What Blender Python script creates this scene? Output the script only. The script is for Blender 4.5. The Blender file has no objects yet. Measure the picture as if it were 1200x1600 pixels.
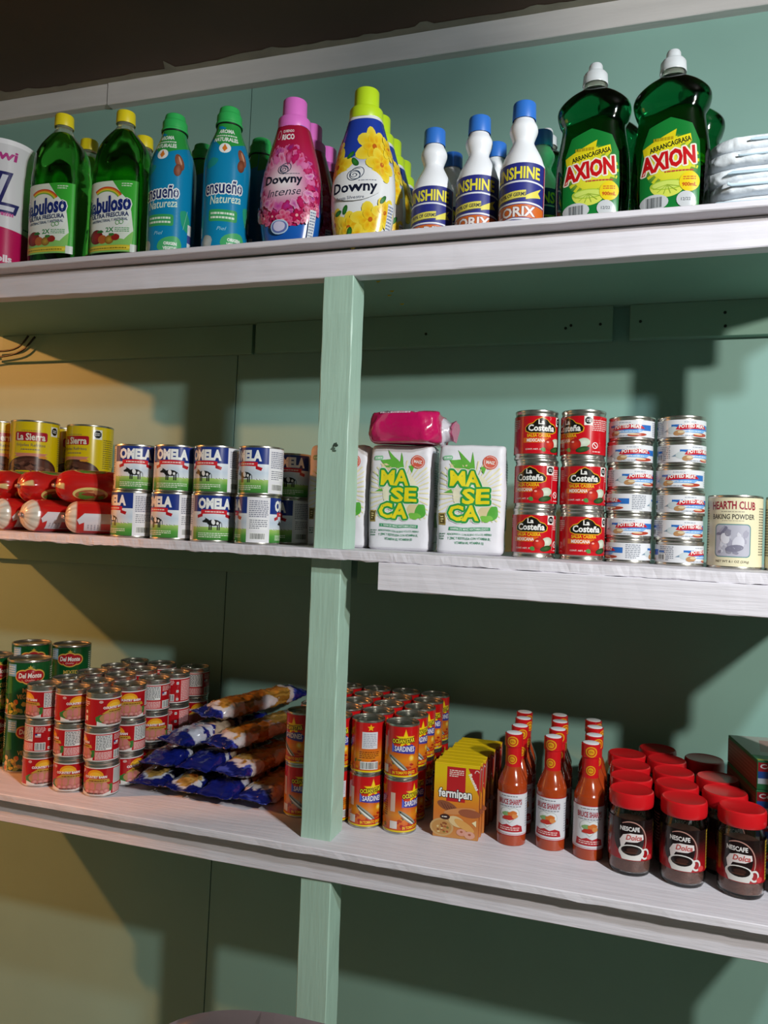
import bpy, bmesh, math, random
from mathutils import Vector, Matrix, geometry, noise

# ------------------------------------------------------------------ camera, world, lights, exposure
SC = bpy.context.scene
COL = SC.collection
ZO = 1.40                                     # eye height above the floor
CAM = bpy.data.objects.new('camera', bpy.data.cameras.new('camera'))
COL.objects.link(CAM)
R_ = ((0.9539, 0.0291, -0.2989), (0.2980, 0.0307, 0.9541), (0.0370, -0.9991, 0.0206))
CAM.matrix_world = Matrix((
    (R_[0][0], -R_[0][1], -R_[0][2], 0.0),
    (R_[1][0], -R_[1][1], -R_[1][2], -1.54),
    (R_[2][0], -R_[2][1], -R_[2][2], ZO),
    (0, 0, 0, 1)))
CAM.data.sensor_fit = 'VERTICAL'
CAM.data.sensor_height = 36.0
CAM.data.sensor_width = 27.0
CAM.data.lens = 27.0
CAM.data.clip_start = 0.02
SC.camera = CAM
W_ = bpy.data.worlds.new('world'); SC.world = W_
W_.use_nodes = True
W_.node_tree.nodes['Background'].inputs[0].default_value = (0.5, 0.55, 0.6, 1)
W_.node_tree.nodes['Background'].inputs[1].default_value = 0.0
SC.view_settings.view_transform = 'Standard'
SC.view_settings.look = 'None'
SC.view_settings.gamma = 1.0
SC.view_settings.use_curve_mapping = False
SC.view_settings.exposure = 0.0

# lamps: two small disc lamps hung to the side of the camera, aimed down at the shelves, and a bare warm bulb in the next room
LAMPS = [   # name, position, watts, colour, diameter or radius, aim (None: bare bulb)
    ('lamp_white', (1.114, -1.690, ZO + 0.65), 32.0, (1.0, 0.96, 0.88), 0.075, (-0.70, 0.60, -0.74)),
    ('lamp_cool', (0.807, -1.362, ZO + 0.71), 14.8, (0.82, 0.93, 1.0), 0.075, (-0.70, 0.58, -0.78)),
    ('lamp_warm', (-2.900, -1.600, ZO + 0.93), 212.0, (1.0, 0.34, 0.085), 0.030, None),
]
for n_, p_, w_, c_, r_, aim_ in LAMPS:
    ld = bpy.data.lights.new(n_, 'AREA' if aim_ else 'POINT'); ld.energy = w_; ld.color = c_
    lo = bpy.data.objects.new(n_, ld); lo.location = p_; COL.objects.link(lo)
    if aim_:
        ld.shape = 'DISK'; ld.size = r_
        lo.rotation_euler = Vector(aim_).to_track_quat('-Z', 'Y').to_euler()
    else: ld.shadow_soft_size = r_

# ------------------------------------------------------------------ helpers: colours and materials
PI = math.pi
def hx(s):
    s = s.lstrip('#'); o = []
    for i in (0, 2, 4):
        c = int(s[i:i+2], 16) / 255.0
        o.append(c / 12.92 if c <= 0.04045 else ((c + 0.055) / 1.055) ** 2.4)
    return (o[0], o[1], o[2], 1.0)
MATS = {}
def mat(name, col, rough=0.5, metal=0.0, trans=0.0, ior=1.45, coat=0.0, bump=0.0, bscale=200.0, var=0.0, vscale=8.0, stretch=(1, 1, 1), spec=0.5):
    if name in MATS: return MATS[name]
    m = bpy.data.materials.new(name); m.use_nodes = True
    nt = m.node_tree; b = nt.nodes['Principled BSDF']
    c = hx(col) if isinstance(col, str) else col
    b.inputs['Base Color'].default_value = c
    b.inputs['Roughness'].default_value = rough
    b.inputs['Metallic'].default_value = metal
    b.inputs['Transmission Weight'].default_value = trans
    b.inputs['IOR'].default_value = ior
    b.inputs['Coat Weight'].default_value = coat
    b.inputs['Specular IOR Level'].default_value = spec
    if bump or var:
        tc = nt.nodes.new('ShaderNodeTexCoord'); mp = nt.nodes.new('ShaderNodeMapping')
        mp.inputs['Scale'].default_value = stretch
        nt.links.new(tc.outputs['Object'], mp.inputs['Vector'])
    if var:
        n1 = nt.nodes.new('ShaderNodeTexNoise'); n1.inputs['Scale'].default_value = vscale; n1.inputs['Detail'].default_value = 6
        nt.links.new(mp.outputs[0], n1.inputs['Vector'])
        rp = nt.nodes.new('ShaderNodeValToRGB')
        rp.color_ramp.elements[0].position = 0.3; rp.color_ramp.elements[1].position = 0.7
        rp.color_ramp.elements[0].color = tuple(x * (1 - var) for x in c[:3]) + (1,)
        rp.color_ramp.elements[1].color = tuple(min(1, x * (1 + var * 0.5)) for x in c[:3]) + (1,)
        nt.links.new(n1.outputs['Fac'], rp.inputs[0]); nt.links.new(rp.outputs[0], b.inputs['Base Color'])
    if bump:
        n2 = nt.nodes.new('ShaderNodeTexNoise'); n2.inputs['Scale'].default_value = bscale; n2.inputs['Detail'].default_value = 4
        nt.links.new(mp.outputs[0], n2.inputs['Vector'])
        bp = nt.nodes.new('ShaderNodeBump'); bp.inputs['Strength'].default_value = bump; bp.inputs['Distance'].default_value = 0.002
        nt.links.new(n2.outputs['Fac'], bp.inputs['Height']); nt.links.new(bp.outputs[0], b.inputs['Normal'])
    MATS[name] = m
    return m
def print_mat(name, rough=0.4, coat=0.0, bump=0.0, bscale=60.0, metal=0.0):
    m = mat(name, '#ffffff', rough, metal, coat=coat, bump=bump, bscale=bscale)
    nt = m.node_tree
    if not any(n.type == 'VERTEX_COLOR' for n in nt.nodes):
        a = nt.nodes.new('ShaderNodeVertexColor'); a.layer_name = 'Col'
        k = nt.nodes.new('ShaderNodeVectorMath'); k.operation = 'MULTIPLY'; k.inputs[1].default_value = (.80, .80, .80)     # ink on paper is duller than the picked colours
        nt.links.new(a.outputs['Color'], k.inputs[0]); nt.links.new(k.outputs[0], nt.nodes['Principled BSDF'].inputs['Base Color'])
    return m

M_PRINT = print_mat('printed_paper', 0.42)
M_PRINTG = print_mat('printed_film', 0.22, coat=0.3)
M_FOIL = print_mat('crinkled_film', 0.2, coat=0.6, bump=0.6, bscale=70.0)
M_BAGP = print_mat('paper_bag', 0.5, bump=0.25, bscale=50.0)
M_TIN = mat('tin', '#b9b6ae', 0.27, 0.95)
M_LID = mat('tin_lid', '#a8a59c', 0.30, 0.95)

# ------------------------------------------------------------------ helpers: meshes and things
def finish(bm, name, m, smooth=True):
    me = bpy.data.meshes.new(name); bm.normal_update(); bm.to_mesh(me); bm.free()
    me.materials.append(m)
    if smooth:
        me.polygons.foreach_set('use_smooth', [True] * len(me.polygons))
    return me
def sharp(me, deg=35):
    me.set_sharp_from_angle(angle=math.radians(deg)); return me
def lathe(prof, seg=40, name='lathe', m=None, close=True):
    bm = bmesh.new(); rings = []
    for r, z in prof:
        if r < 1e-6: rings.append([bm.verts.new((0, 0, z))])
        else: rings.append([bm.verts.new((r * math.sin(2*PI*i/seg), -r * math.cos(2*PI*i/seg), z)) for i in range(seg)])
    for a, b in zip(rings, rings[1:]):
        for i in range(seg):
            j = (i + 1) % seg
            if len(a) == 1 and len(b) == 1: continue
            if len(a) == 1: bm.faces.new((a[0], b[j], b[i]))
            elif len(b) == 1: bm.faces.new((a[i], a[j], b[0]))
            else: bm.faces.new((a[i], a[j], b[j], b[i]))
    if close:
        if len(rings[0]) > 1: bm.faces.new(rings[0][::-1])
        if len(rings[-1]) > 1: bm.faces.new(rings[-1])
    bmesh.ops.recalc_face_normals(bm, faces=bm.faces)
    return sharp(finish(bm, name, m))
def box_bm(bm, x0, x1, y0, y1, z0, z1, bev=0.0):
    vs = [bm.verts.new((x, y, z)) for x in (x0, x1) for y in (y0, y1) for z in (z0, z1)]
    fs = [(0, 1, 3, 2), (4, 6, 7, 5), (0, 4, 5, 1), (2, 3, 7, 6), (0, 2, 6, 4), (1, 5, 7, 3)]
    faces = [bm.faces.new([vs[i] for i in f]) for f in fs]
    if bev:
        es = set(e for f in faces for e in f.edges)
        bmesh.ops.bevel(bm, geom=list(es), offset=bev, segments=2, profile=0.5, affect='EDGES')
def box(x0, x1, y0, y1, z0, z1, m, name='box', bev=0.0):
    bm = bmesh.new(); box_bm(bm, x0, x1, y0, y1, z0, z1, bev)
    bmesh.ops.recalc_face_normals(bm, faces=bm.faces)
    return finish(bm, name, m, False)
def obj(name, me, parent=None, loc=None, rot=None):
    o = bpy.data.objects.new(name, me); COL.objects.link(o)
    if parent: o.parent = parent
    if loc: o.location = loc
    if rot: o.rotation_euler = rot
    return o
def tag(o, label, cat, group=None):
    o['label'] = label; o['category'] = cat
    if group: o['group'] = group
    return o
def struct(o): o['kind'] = 'structure'; return o
class Kind:
    """a kind of thing: parts are (name, mesh, index of the parent part or None)"""
    def __init__(s, name, cat, parts): s.name, s.cat, s.parts = name, cat, parts
    def put(s, loc, rz=0.0, label='', group=None, rot=None, scale=None):
        e = bpy.data.objects.new(s.name, None); COL.objects.link(e); e.empty_display_size = 0.03
        e.location = loc; e.rotation_euler = rot if rot else (0, 0, rz)
        if scale: e.scale = scale
        tag(e, label, s.cat, group)
        made = []
        for n, me, par in s.parts:
            o = bpy.data.objects.new(n, me); COL.objects.link(o)
            o.parent = e if par is None else made[par]
            made.append(o)
        return e

# ------------------------------------------------------------------ helpers: flat print laid on a surface
_TX = {}
def text_geo(s, off=0.0, shear=0.0):
    k = (s, round(off, 4), round(shear, 3))
    if k in _TX: return _TX[k]
    cu = bpy.data.curves.new('glyphs', 'FONT'); cu.body = s; cu.size = 1.0; cu.offset = off; cu.shear = shear
    cu.resolution_u = 2; cu.fill_mode = 'FRONT'
    ob = bpy.data.objects.new('glyphs', cu)
    me = ob.to_mesh()
    vs = [(v.co.x, v.co.y) for v in me.vertices]; fs = [tuple(p.vertices) for p in me.polygons]
    ob.to_mesh_clear(); bpy.data.objects.remove(ob); bpy.data.curves.remove(cu)
    _TX[k] = (vs, fs); return _TX[k]

class Art:
    """coloured flat shapes in millimetres (u across, v up), each on its own thin layer"""
    STEP = 0.00006
    def __init__(s): s.sh = []; s.rng = random.Random(3)
    def add(s, vs, fs, cols):
        s.sh.append((vs, fs, cols)); return s
    def poly(s, pts, col):
        tri = geometry.tessellate_polygon([[Vector((x, y, 0)) for x, y in pts]])
        return s.add(list(pts), [tuple(t) for t in tri], hx(col))
    def rect(s, u0, v0, u1, v1, col): return s.add([(u0, v0), (u1, v0), (u1, v1), (u0, v1)], [(0, 1, 2, 3)], hx(col))
    def rrect(s, u0, v0, u1, v1, r, col):
        p = []
        for cx, cy, a0 in ((u1-r, v1-r, 0), (u0+r, v1-r, 90), (u0+r, v0+r, 180), (u1-r, v0+r, 270)):
            for k in range(5): a = math.radians(a0 + k * 22.5); p.append((cx + r*math.cos(a), cy + r*math.sin(a)))
        return s.poly(p, col)
    def grad(s, u0, v0, u1, v1, cols):
        n = len(cols); vs = []; cc = []
        for i, c in enumerate(cols):
            v = v0 + (v1 - v0) * i / (n - 1); vs += [(u0, v), (u1, v)]; cc += [hx(c), hx(c)]
        return s.add(vs, [(2*i, 2*i+1, 2*i+3, 2*i+2) for i in range(n-1)], cc)
    def ell(s, u, v, a, b, col, rot=0, n=20, a0=0, a1=360, rim=None):
        p = []; c, d = math.cos(math.radians(rot)), math.sin(math.radians(rot))
        full = a1 - a0 >= 360
        for i in range(n if full else n + 1):
            t = math.radians(a0 + (a1 - a0) * i / n); x, y = a*math.cos(t), b*math.sin(t)
            p.append((u + x*c - y*d, v + x*d + y*c))
        if rim:     # radial gradient: middle colour, edge colour
            vs = [(u, v)] + p; N = len(p)
            return s.add(vs, [(0, 1+i, 1+(i+1) % N) for i in range(N)], [hx(col)] + [hx(rim)] * N)
        return s.poly(p, col)
    def ring(s, u, v, a, b, w, col, rot=0, a0=0, a1=360, n=28):
        vs = []; c, d = math.cos(math.radians(rot)), math.sin(math.radians(rot))
        for i in range(n + 1):
            t = math.radians(a0 + (a1 - a0) * i / n)
            for k in (0, w):
                x, y = (a-k)*math.cos(t), (b-k)*math.sin(t); vs.append((u + x*c - y*d, v + x*d + y*c))
        return s.add(vs, [(2*i, 2*i+2, 2*i+3, 2*i+1) for i in range(n)], hx(col))
    def line(s, pts, w, col):
        vs = []; n = len(pts)
        for i, (x, y) in enumerate(pts):
            a = pts[max(0, i-1)]; b = pts[min(n-1, i+1)]; dx, dy = b[0]-a[0], b[1]-a[1]; L = math.hypot(dx, dy) or 1
            vs += [(x - dy/L*w/2, y + dx/L*w/2), (x + dy/L*w/2, y - dx/L*w/2)]
        return s.add(vs, [(2*i, 2*i+1, 2*i+3, 2*i+2) for i in range(n-1)], hx(col))
    def blob(s, u, v, a, b, col, seed=0, amp=0.25, n=22, rot=0, rim=None):
        r = random.Random(seed); ph = [r.uniform(0, 6.28) for _ in range(4)]; p = []
        c, d = math.cos(math.radians(rot)), math.sin(math.radians(rot))
        for i in range(n):
            t = 2*PI*i/n; k = 1 + amp*(0.5*math.sin(2*t+ph[0]) + 0.3*math.sin(3*t+ph[1]) + 0.3*math.sin(5*t+ph[2]))
            x, y = a*k*math.cos(t), b*k*math.sin(t); p.append((u + x*c - y*d, v + x*d + y*c))
        if rim: return s.add([(u, v)] + p, [(0, 1+i, 1+(i+1) % n) for i in range(n)], [hx(col)] + [hx(rim)] * n)
        return s.poly(p, col)
    def star(s, u, v, R, r, col, n=5, rot=90):
        p = []
        for i in range(2*n):
            a = math.radians(rot + 180.0*i/n); q = R if i % 2 == 0 else r; p.append((u + q*math.cos(a), v + q*math.sin(a)))
        return s.poly(p, col)
    def flower(s, u, v, R, col, rim, mid, n=6, rot=0, seed=0):
        r = random.Random(seed)
        for i in range(n):
            a = math.radians(rot + 360.0*i/n + r.uniform(-8, 8))
            s.ell(u + 0.55*R*math.cos(a), v + 0.55*R*math.sin(a), 0.52*R, 0.36*R, col, math.degrees(a), 12, rim=rim)
        return s.ell(u, v, 0.24*R, 0.24*R, mid, 0, 10)
    def text(s, t, u, v, w, h, col, bold=0.0, shear=0.0, outline=None, owt=0.0, rot=0.0, arc=0.0, halo=0.0):
        vs, fs = text_geo(t, 0.0, shear)
        x0 = min(p[0] for p in vs); x1 = max(p[0] for p in vs); y0 = min(p[1] for p in vs); y1 = max(p[1] for p in vs)
        def fit(vs):
            o = []; c, d = math.cos(math.radians(rot)), math.sin(math.radians(rot))
            for x, y in vs:
                X = ((x - x0) / (x1 - x0) - 0.5) * w; Y = ((y - y0) / (y1 - y0) - 0.5) * h
                Y += arc * (1 - (2*X/w)**2)
                o.append((u + X*c - Y*d, v + X*d + Y*c))
            return o
        if outline and halo:        # outline of even width in millimetres
            a, f = text_geo(t, bold, shear); a = fit(a); V = []; F = []
            for i in range(12):
                dx, dy = halo*math.cos(i*PI/6), halo*math.sin(i*PI/6); k = len(V)
                V += [(x+dx, y+dy) for x, y in a]; F += [tuple(j+k for j in g) for g in f]
            s.add(V, F, hx(outline))
        elif outline:
            a, f = text_geo(t, bold + owt, shear); s.add(fit(a), f, hx(outline))
        if bold: vs, fs = text_geo(t, bold, shear)
        return s.add(fit(vs), fs, hx(col))
    def lines(s, u0, v0, u1, v1, n, col, fill=0.8, seed=1):
        """rows of print too small to read"""
        r = random.Random(seed); dv = (v1 - v0) / n
        for i in range(n):
            y = v0 + dv*i + dv*0.25; x = u0; vs = []; fs = []
            end = u0 + (u1-u0) * (1 if i else fill)
            while x < end - 1.0:
                L = min(r.uniform(1.8, 5.5), end - x); k = len(vs)
                vs += [(x, y), (x+L, y), (x+L, y+dv*0.5), (x, y+dv*0.5)]; fs.append((k, k+1, k+2, k+3)); x += L + 0.9
            if vs: s.add(vs, fs, hx(col))
        return s
    def bars(s, u0, v0, u1, v1, seed=2, bg='#f2f2f0', fg='#2a2a2a'):
        r = random.Random(seed); s.rect(u0, v0, u1, v1, bg); x = u0 + 1.0; vs = []; fs = []
        while x < u1 - 1.4:
            L = r.choice((0.4, 0.6, 1.0)); k = len(vs)
            vs += [(x, v0+1), (x+L, v0+1), (x+L, v1-1), (x, v1-1)]; fs.append((k, k+1, k+2, k+3)); x += L + r.choice((0.4, 0.6, 0.9))
        return s.add(vs, fs, hx(fg))
    def rays(s, u, v, n, r0, r1, w, col, clip=None):
        vs = []; fs = []
        for i in range(n):
            t = 2*PI*i/n; k = len(vs); vs += [(u+r0*math.cos(t-w), v+r0*math.sin(t-w)), (u+r1*math.cos(t-w*.6), v+r1*math.sin(t-w*.6)), (u+r1*math.cos(t+w*.6), v+r1*math.sin(t+w*.6)), (u+r0*math.cos(t+w), v+r0*math.sin(t+w))]; fs.append((k, k+1, k+2, k+3))
        if clip: vs = [(max(clip[0], min(clip[2], x)), max(clip[1], min(clip[3], y))) for x, y in vs]
        return s.add(vs, fs, hx(col))
    def octo(s, u, v, r, txt=True):
        s.rect(u-r*1.15, v-r*1.25, u+r*1.15, v+r*1.15, '#f0efe8'); s.ell(u, v, r, r, '#111111', 22.5, 8)
        return s.lines(u-r*.6, v-r*.4, u+r*.6, v+r*.45, 2, '#e8e8e8', 1)
    def build(s, surf, name, m, du=5.0, dv=None, lift=0.0003, urange=None, vrange=None, wrap=0.0):
        bm = bmesh.new(); cl = bm.loops.layers.float_color.new('Col')
        placed = []
        for k, (vs, fs, cols) in enumerate(s.sh):
            if not vs: continue
            bb = (min(p[0] for p in vs), min(p[1] for p in vs), max(p[0] for p in vs), max(p[1] for p in vs)); lay = 0
            for q in placed:        # one layer above whatever it overlaps
                if q[4] >= lay and q[0] < bb[2] and q[2] > bb[0] and q[1] < bb[3] and q[3] > bb[1]: lay = q[4] + 1
            placed.append(bb + (lay,))
            z = lift + s.STEP * lay
            bv = [bm.verts.new((x, y, z * 1000.0)) for x, y in vs]
            one = not isinstance(cols, list)
            for f in fs:
                if len(set(f)) < 3: continue
                try: fc = bm.faces.new([bv[i] for i in f])
                except ValueError: continue
                for lp, i in zip(fc.loops, f): lp[cl] = cols if one else cols[i]
        us = [v.co.x for v in bm.verts]; vv = [v.co.y for v in bm.verts]
        if du:
            i0, i1 = math.floor(min(us)/du), math.ceil(max(us)/du)
            for i in range(i0, i1 + 1):
                bmesh.ops.bisect_plane(bm, geom=bm.verts[:] + bm.edges[:] + bm.faces[:], plane_co=(i*du, 0, 0), plane_no=(1, 0, 0), dist=1e-5)
        if dv:
            i0, i1 = math.floor(min(vv)/dv), math.ceil(max(vv)/dv)
            for i in range(i0, i1 + 1):
                bmesh.ops.bisect_plane(bm, geom=bm.verts[:] + bm.edges[:] + bm.faces[:], plane_co=(0, i*dv, 0), plane_no=(0, 1, 0), dist=1e-5)
        for f in bm.faces:          # all prints face outwards
            if f.normal.z < 0: f.normal_flip()
        bm.normal_update()
        bad = [f for f in bm.faces if f.calc_area() < 1e-7]
        if bad: bmesh.ops.delete(bm, geom=bad, context='FACES')
        fl = [f for f in bm.faces if f.normal.z < 0]
        if fl: bmesh.ops.reverse_faces(bm, faces=fl)
        nrm = []
        for v in bm.verts:
            u, w_, off = v.co.x/1000.0, v.co.y/1000.0, v.co.z/1000.0
            p = Vector(surf(u, w_, off)); e = 0.0005
            a = Vector(surf(u+e, w_, off)) - Vector(surf(u-e, w_, off)); b = Vector(surf(u, w_+e, off)) - Vector(surf(u, w_-e, off))
            n = a.cross(b); n = n.normalized() if n.length > 1e-12 else Vector((0, -1, 0))
            nrm.append(n); v.co = p
        me = finish(bm, name, m)
        me.normals_split_custom_set_from_vertices(nrm)
        return me
def s_cyl(R): return lambda u, v, o: ((R+o)*math.sin(u/R), -(R+o)*math.cos(u/R), v)
def s_flat(y): return lambda u, v, o: (u, y - o, v)

def spline(pts, k=4):
    """Catmull-Rom through tuples"""
    out = []; n = len(pts)
    for i in range(n - 1):
        p0, p1, p2, p3 = pts[max(0, i-1)], pts[i], pts[i+1], pts[min(n-1, i+2)]
        for j in range(k):
            t = j / k; out.append(tuple(0.5*((2*b) + (c-a)*t + (2*a-5*b+4*c-d)*t*t + (3*b-a-3*c+d)*t**3) for a, b, c, d in zip(p0, p1, p2, p3)))
    out.append(tuple(pts[-1])); return out
class Loft:
    """bottle body: sections (z, half width, half depth), super-ellipse exponent n"""
    def __init__(s, sec, n=2.4, k=4): s.t = spline(sec, k); s.n = n
    def ab(s, z):
        t = s.t
        if z <= t[0][0]: return t[0][1:]
        for p, q in zip(t, t[1:]):
            if p[0] <= z <= q[0] and q[0] > p[0]:
                f = (z-p[0])/(q[0]-p[0]); return (p[1]+(q[1]-p[1])*f, p[2]+(q[2]-p[2])*f)
        return t[-1][1:]
    def mesh(s, name, m, seg=40, z0=None, z1=None, grow=0.0):
        rows = [r for r in s.t if (z0 is None or r[0] >= z0-1e-9) and (z1 is None or r[0] <= z1+1e-9)]
        bm = bmesh.new(); rings = []
        for z, a, b in rows:
            rg = []
            for i in range(seg):
                t = 2*PI*i/seg; c, d = math.sin(t), -math.cos(t)
                rg.append(bm.verts.new(((a+grow)*math.copysign(abs(c)**(2/s.n), c), (b+grow)*math.copysign(abs(d)**(2/s.n), d), z)))
            rings.append(rg)
        for a, b in zip(rings, rings[1:]):
            for i in range(seg):
                j = (i+1) % seg; bm.faces.new((a[i], a[j], b[j], b[i]))
        bm.faces.new(rings[0][::-1]); bm.faces.new(rings[-1])
        bmesh.ops.recalc_face_normals(bm, faces=bm.faces)
        return sharp(finish(bm, name, m), 50)
    def surf(s):
        def f(u, v, o):
            a, b = s.ab(v); q = max(-0.985, min(0.985, u/a))
            return (q*(a+o), -(b+o)*(1-abs(q)**s.n)**(1/s.n), v)
        return f
    def wrap(s, R):
        """sleeve all round: u/R is the angle"""
        def f(u, v, o):
            a, b = s.ab(v); t = u/R; c, d = math.sin(t), -math.cos(t)
            return ((a+o)*math.copysign(abs(c)**(2/s.n), c), (b+o)*math.copysign(abs(d)**(2/s.n), d), v)
        return f
ORD = ['first', 'second', 'third', 'fourth', 'fifth', 'sixth', 'seventh', 'eighth', 'ninth', 'tenth']

# ------------------------------------------------------------------ the setting: room shell
M_WALL = mat('green_wall_paint', '#83a79d', 0.48, bump=0.05, bscale=90, var=0.05, vscale=5, spec=0.3)
M_GREEN = mat('green_wood_paint', '#9fbcac', 0.45, bump=0.35, bscale=30, var=0.06, vscale=12, stretch=(6, 6, 0.6))
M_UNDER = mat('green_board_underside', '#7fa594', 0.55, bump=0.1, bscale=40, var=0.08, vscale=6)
M_WHITE = mat('white_wood_paint', '#d0ccd4', 0.5, bump=0.5, bscale=26, var=0.07, vscale=14, stretch=(0.5, 6, 8))
M_TRIM = mat('white_trim_paint', '#c9c5c4', 0.55, bump=0.25, bscale=30, var=0.08, vscale=9, stretch=(0.5, 5, 5))
M_CEIL = mat('brown_hardboard', '#4a3424', 0.55, bump=0.05, bscale=60, var=0.25, vscale=3)
M_SMEAR = mat('smeared_paint', '#8d8878', 0.6, bump=0.2, bscale=40, var=0.25, vscale=14)
M_DIM = mat('dull_green_room_wall', '#bcc6b8', 0.6, var=0.15, vscale=4)
M_FLOOR = mat('floor_concrete', '#9a948a', 0.6, bump=0.1, bscale=30, var=0.15, vscale=4)
M_GAP = mat('dark_gap', '#1c221d', 0.8)
M_NAIL = mat('nail', '#26302b', 0.5, 0.4)
XL, XR, YF, CE = -3.7, 2.3, -3.5, ZO + 1.035

def slab(name, x0, x1, y0, y1, z0, z1, m): return struct(obj(name, box(x0, x1, y0, y1, z0, z1, m, name)))
slab('floor', XL-.1, XR+.1, YF-.1, .1, -.08, 0.0, M_FLOOR)
slab('ceiling', XL-.1, XR+.1, YF-.1, .1, CE, CE+.06, M_CEIL)
slab('wall_side', XL-.1, XL, YF, .1, 0, CE, M_DIM)
slab('wall_right', XR, XR+.1, YF, .1, 0, CE, M_DIM)
slab('wall_front', XL, XR, YF-.1, YF, 0, CE, M_DIM)
# partition beside the shelves with a doorway; light from the next room comes through it
bm = bmesh.new(); DX, DT, DY0, DY1 = -1.95, .08, -1.13, -.34
box_bm(bm, DX-DT, DX, YF, DY0, 0, CE); box_bm(bm, DX-DT, DX, DY1, 0.0, 0, CE); box_bm(bm, DX-DT, DX, DY0, DY1, ZO+.662, CE)
bmesh.ops.recalc_face_normals(bm, faces=bm.faces)
struct(obj('wall_left', finish(bm, 'wall_left', M_WALL, False)))
wb = slab('wall_back', XL, XR, .006, .1, 0, CE, M_GAP)
# painted sheets on the back wall with narrow joints between them; joints lean a little
JO = [(XL, XL), (-2.05, -2.08), (-0.832, -0.862), (0.375, 0.345), (1.60, 1.57), (XR, XR)]   # x of the joint at the ceiling and at the floor
for (t0, b0), (t1, b1) in zip(JO, JO[1:]):
    g = 0.0013; bm = bmesh.new()
    def px(t, b, z): return b + (t - b) * z / CE
    v = [bm.verts.new((x, y, z)) for y in (0.0, 0.006) for (x, z) in ((b0+g, 0), (b1-g, 0), (t1-g, CE), (t0+g, CE))]
    for f in ((0, 1, 2, 3), (7, 6, 5, 4), (0, 4, 5, 1), (1, 5, 6, 2), (2, 6, 7, 3), (3, 7, 4, 0)): bm.faces.new([v[i] for i in f])
    bmesh.ops.recalc_face_normals(bm, faces=bm.faces)
    obj('wall_panel', finish(bm, 'wall_panel', M_WALL, False), wb)

def wavy_board(name, m, x0, x1, y0, y1, z0, z1, step=0.02, jit=0.0, jz=0.0, seed=0, sag=0.0, tilt=0.0, edge_only=True):
    """a long board cut into short lengths so that its front edge can be uneven; follows a tilt in x"""
    r = random.Random(seed); bm = bmesh.new(); n = max(2, int((x1-x0)/step)); rows = []
    for i in range(n+1):
        x = x0 + (x1-x0)*i/n
        dz = tilt*x - sag*math.sin(PI*max(0, min(1, (x+1.15)/1.4)))
        cnt = [seed*10.0]
        def j(): cnt[0] += 3.7; return jit*(1.3*noise.noise((x*28, cnt[0], 0)) + .5*noise.noise((x*95, cnt[0], 5)))
        def k(): cnt[0] += 3.7; return jz*(1.3*noise.noise((x*34, cnt[0], 9)) + .6*noise.noise((x*120, cnt[0], 3)))
        c = 0.0012
        pts = [(y0+c+j()*.5, z1+dz+k()*.3), (y0+j(), z1-c+dz), (y0+j(), z0+c+dz+k()), (y0+c+abs(j()), z0+dz+k()), (y0+.034 if y1-y0 > .1 else y0+(y1-y0)*.5, z0+dz), (y1, z0+dz), (y1, z1+dz)]
        rows.append([bm.verts.new((x, a, b)) for a, b in pts])
    for a, b in zip(rows, rows[1:]):
        for q in range(7): bm.faces.new((a[q], a[(q+1) % 7], b[(q+1) % 7], b[q]))
    bm.faces.new(rows[0]); bm.faces.new(rows[-1][::-1])
    bmesh.ops.recalc_face_normals(bm, faces=bm.faces)
    return finish(bm, name, m, False)

# white trim along the top of the wall, two lengths meeting at a joint, paint smeared onto the ceiling above it
def trim(n, x0, x1, z0, z1, y0, seed):
    o = struct(obj('trim_%d' % n, wavy_board('trim', M_TRIM, x0, x1, y0, 0.0, z0, z1, 0.05, 0.0008, 0.0006, seed)))
    return o
trim(1, XL, -1.207, ZO + .985, CE, -.020, 1)
trim(2, -1.203, XR, ZO + .982, CE, -.022, 2)
bm = bmesh.new(); r = random.Random(5); n = 260; up = []; lo = []
for i in range(n+1):
    x = -2.2 + 3.6*i/n
    w = .018 + .022*max(0, noise.noise((x*6, 1.3, 0))) + .016*max(0, noise.noise((x*23, 4.1, 0))) + (.03 if noise.noise((x*9, 7.7, 2)) > .42 else 0)*abs(noise.noise((x*60, 0, 0)))*1.6
    up.append(bm.verts.new((x, -.021, CE-.0012))); lo.append(bm.verts.new((x, -.021-w, CE-.0006)))
for i in range(n): bm.faces.new((up[i], up[i+1], lo[i+1], lo[i]))
struct(obj('trim_3', finish(bm, 'paint_smear', M_SMEAR, False)))

# ------------------------------------------------------------------ the built-in shelving: one thing
SH = bpy.data.objects.new('wall_shelving', None); COL.objects.link(SH); SH.location = (0, 0, 0)
tag(SH, 'white-painted plank wall shelving on pale green posts against green wall', 'shelving')
SX0, SX1 = -1.50, .375
TZ, LZ = ZO + .4509, ZO - .4908
def MZ(x): return ZO - .0396 - .0083*x
SF = -.44
def part(n, me, label=None, par=None):
    o = obj(n, me, par or SH)
    if label: o['label'] = label
    return o
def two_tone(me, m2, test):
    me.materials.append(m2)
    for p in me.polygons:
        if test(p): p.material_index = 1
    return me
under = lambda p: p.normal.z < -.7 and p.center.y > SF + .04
# top shelf
part('shelf_board', two_tone(wavy_board('top_board', M_WHITE, SX0, SX1, SF, 0, TZ-.0095, TZ, .02, .0004, .0004, 3), M_UNDER, under), 'top white shelf board')
part('fascia', wavy_board('top_fascia', M_WHITE, SX0, SX1, SF+.030, SF+.055, ZO+.3985, TZ-.0095, .03, .0006, .0006, 4, sag=.003), 'white board under the top shelf edge')
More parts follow.
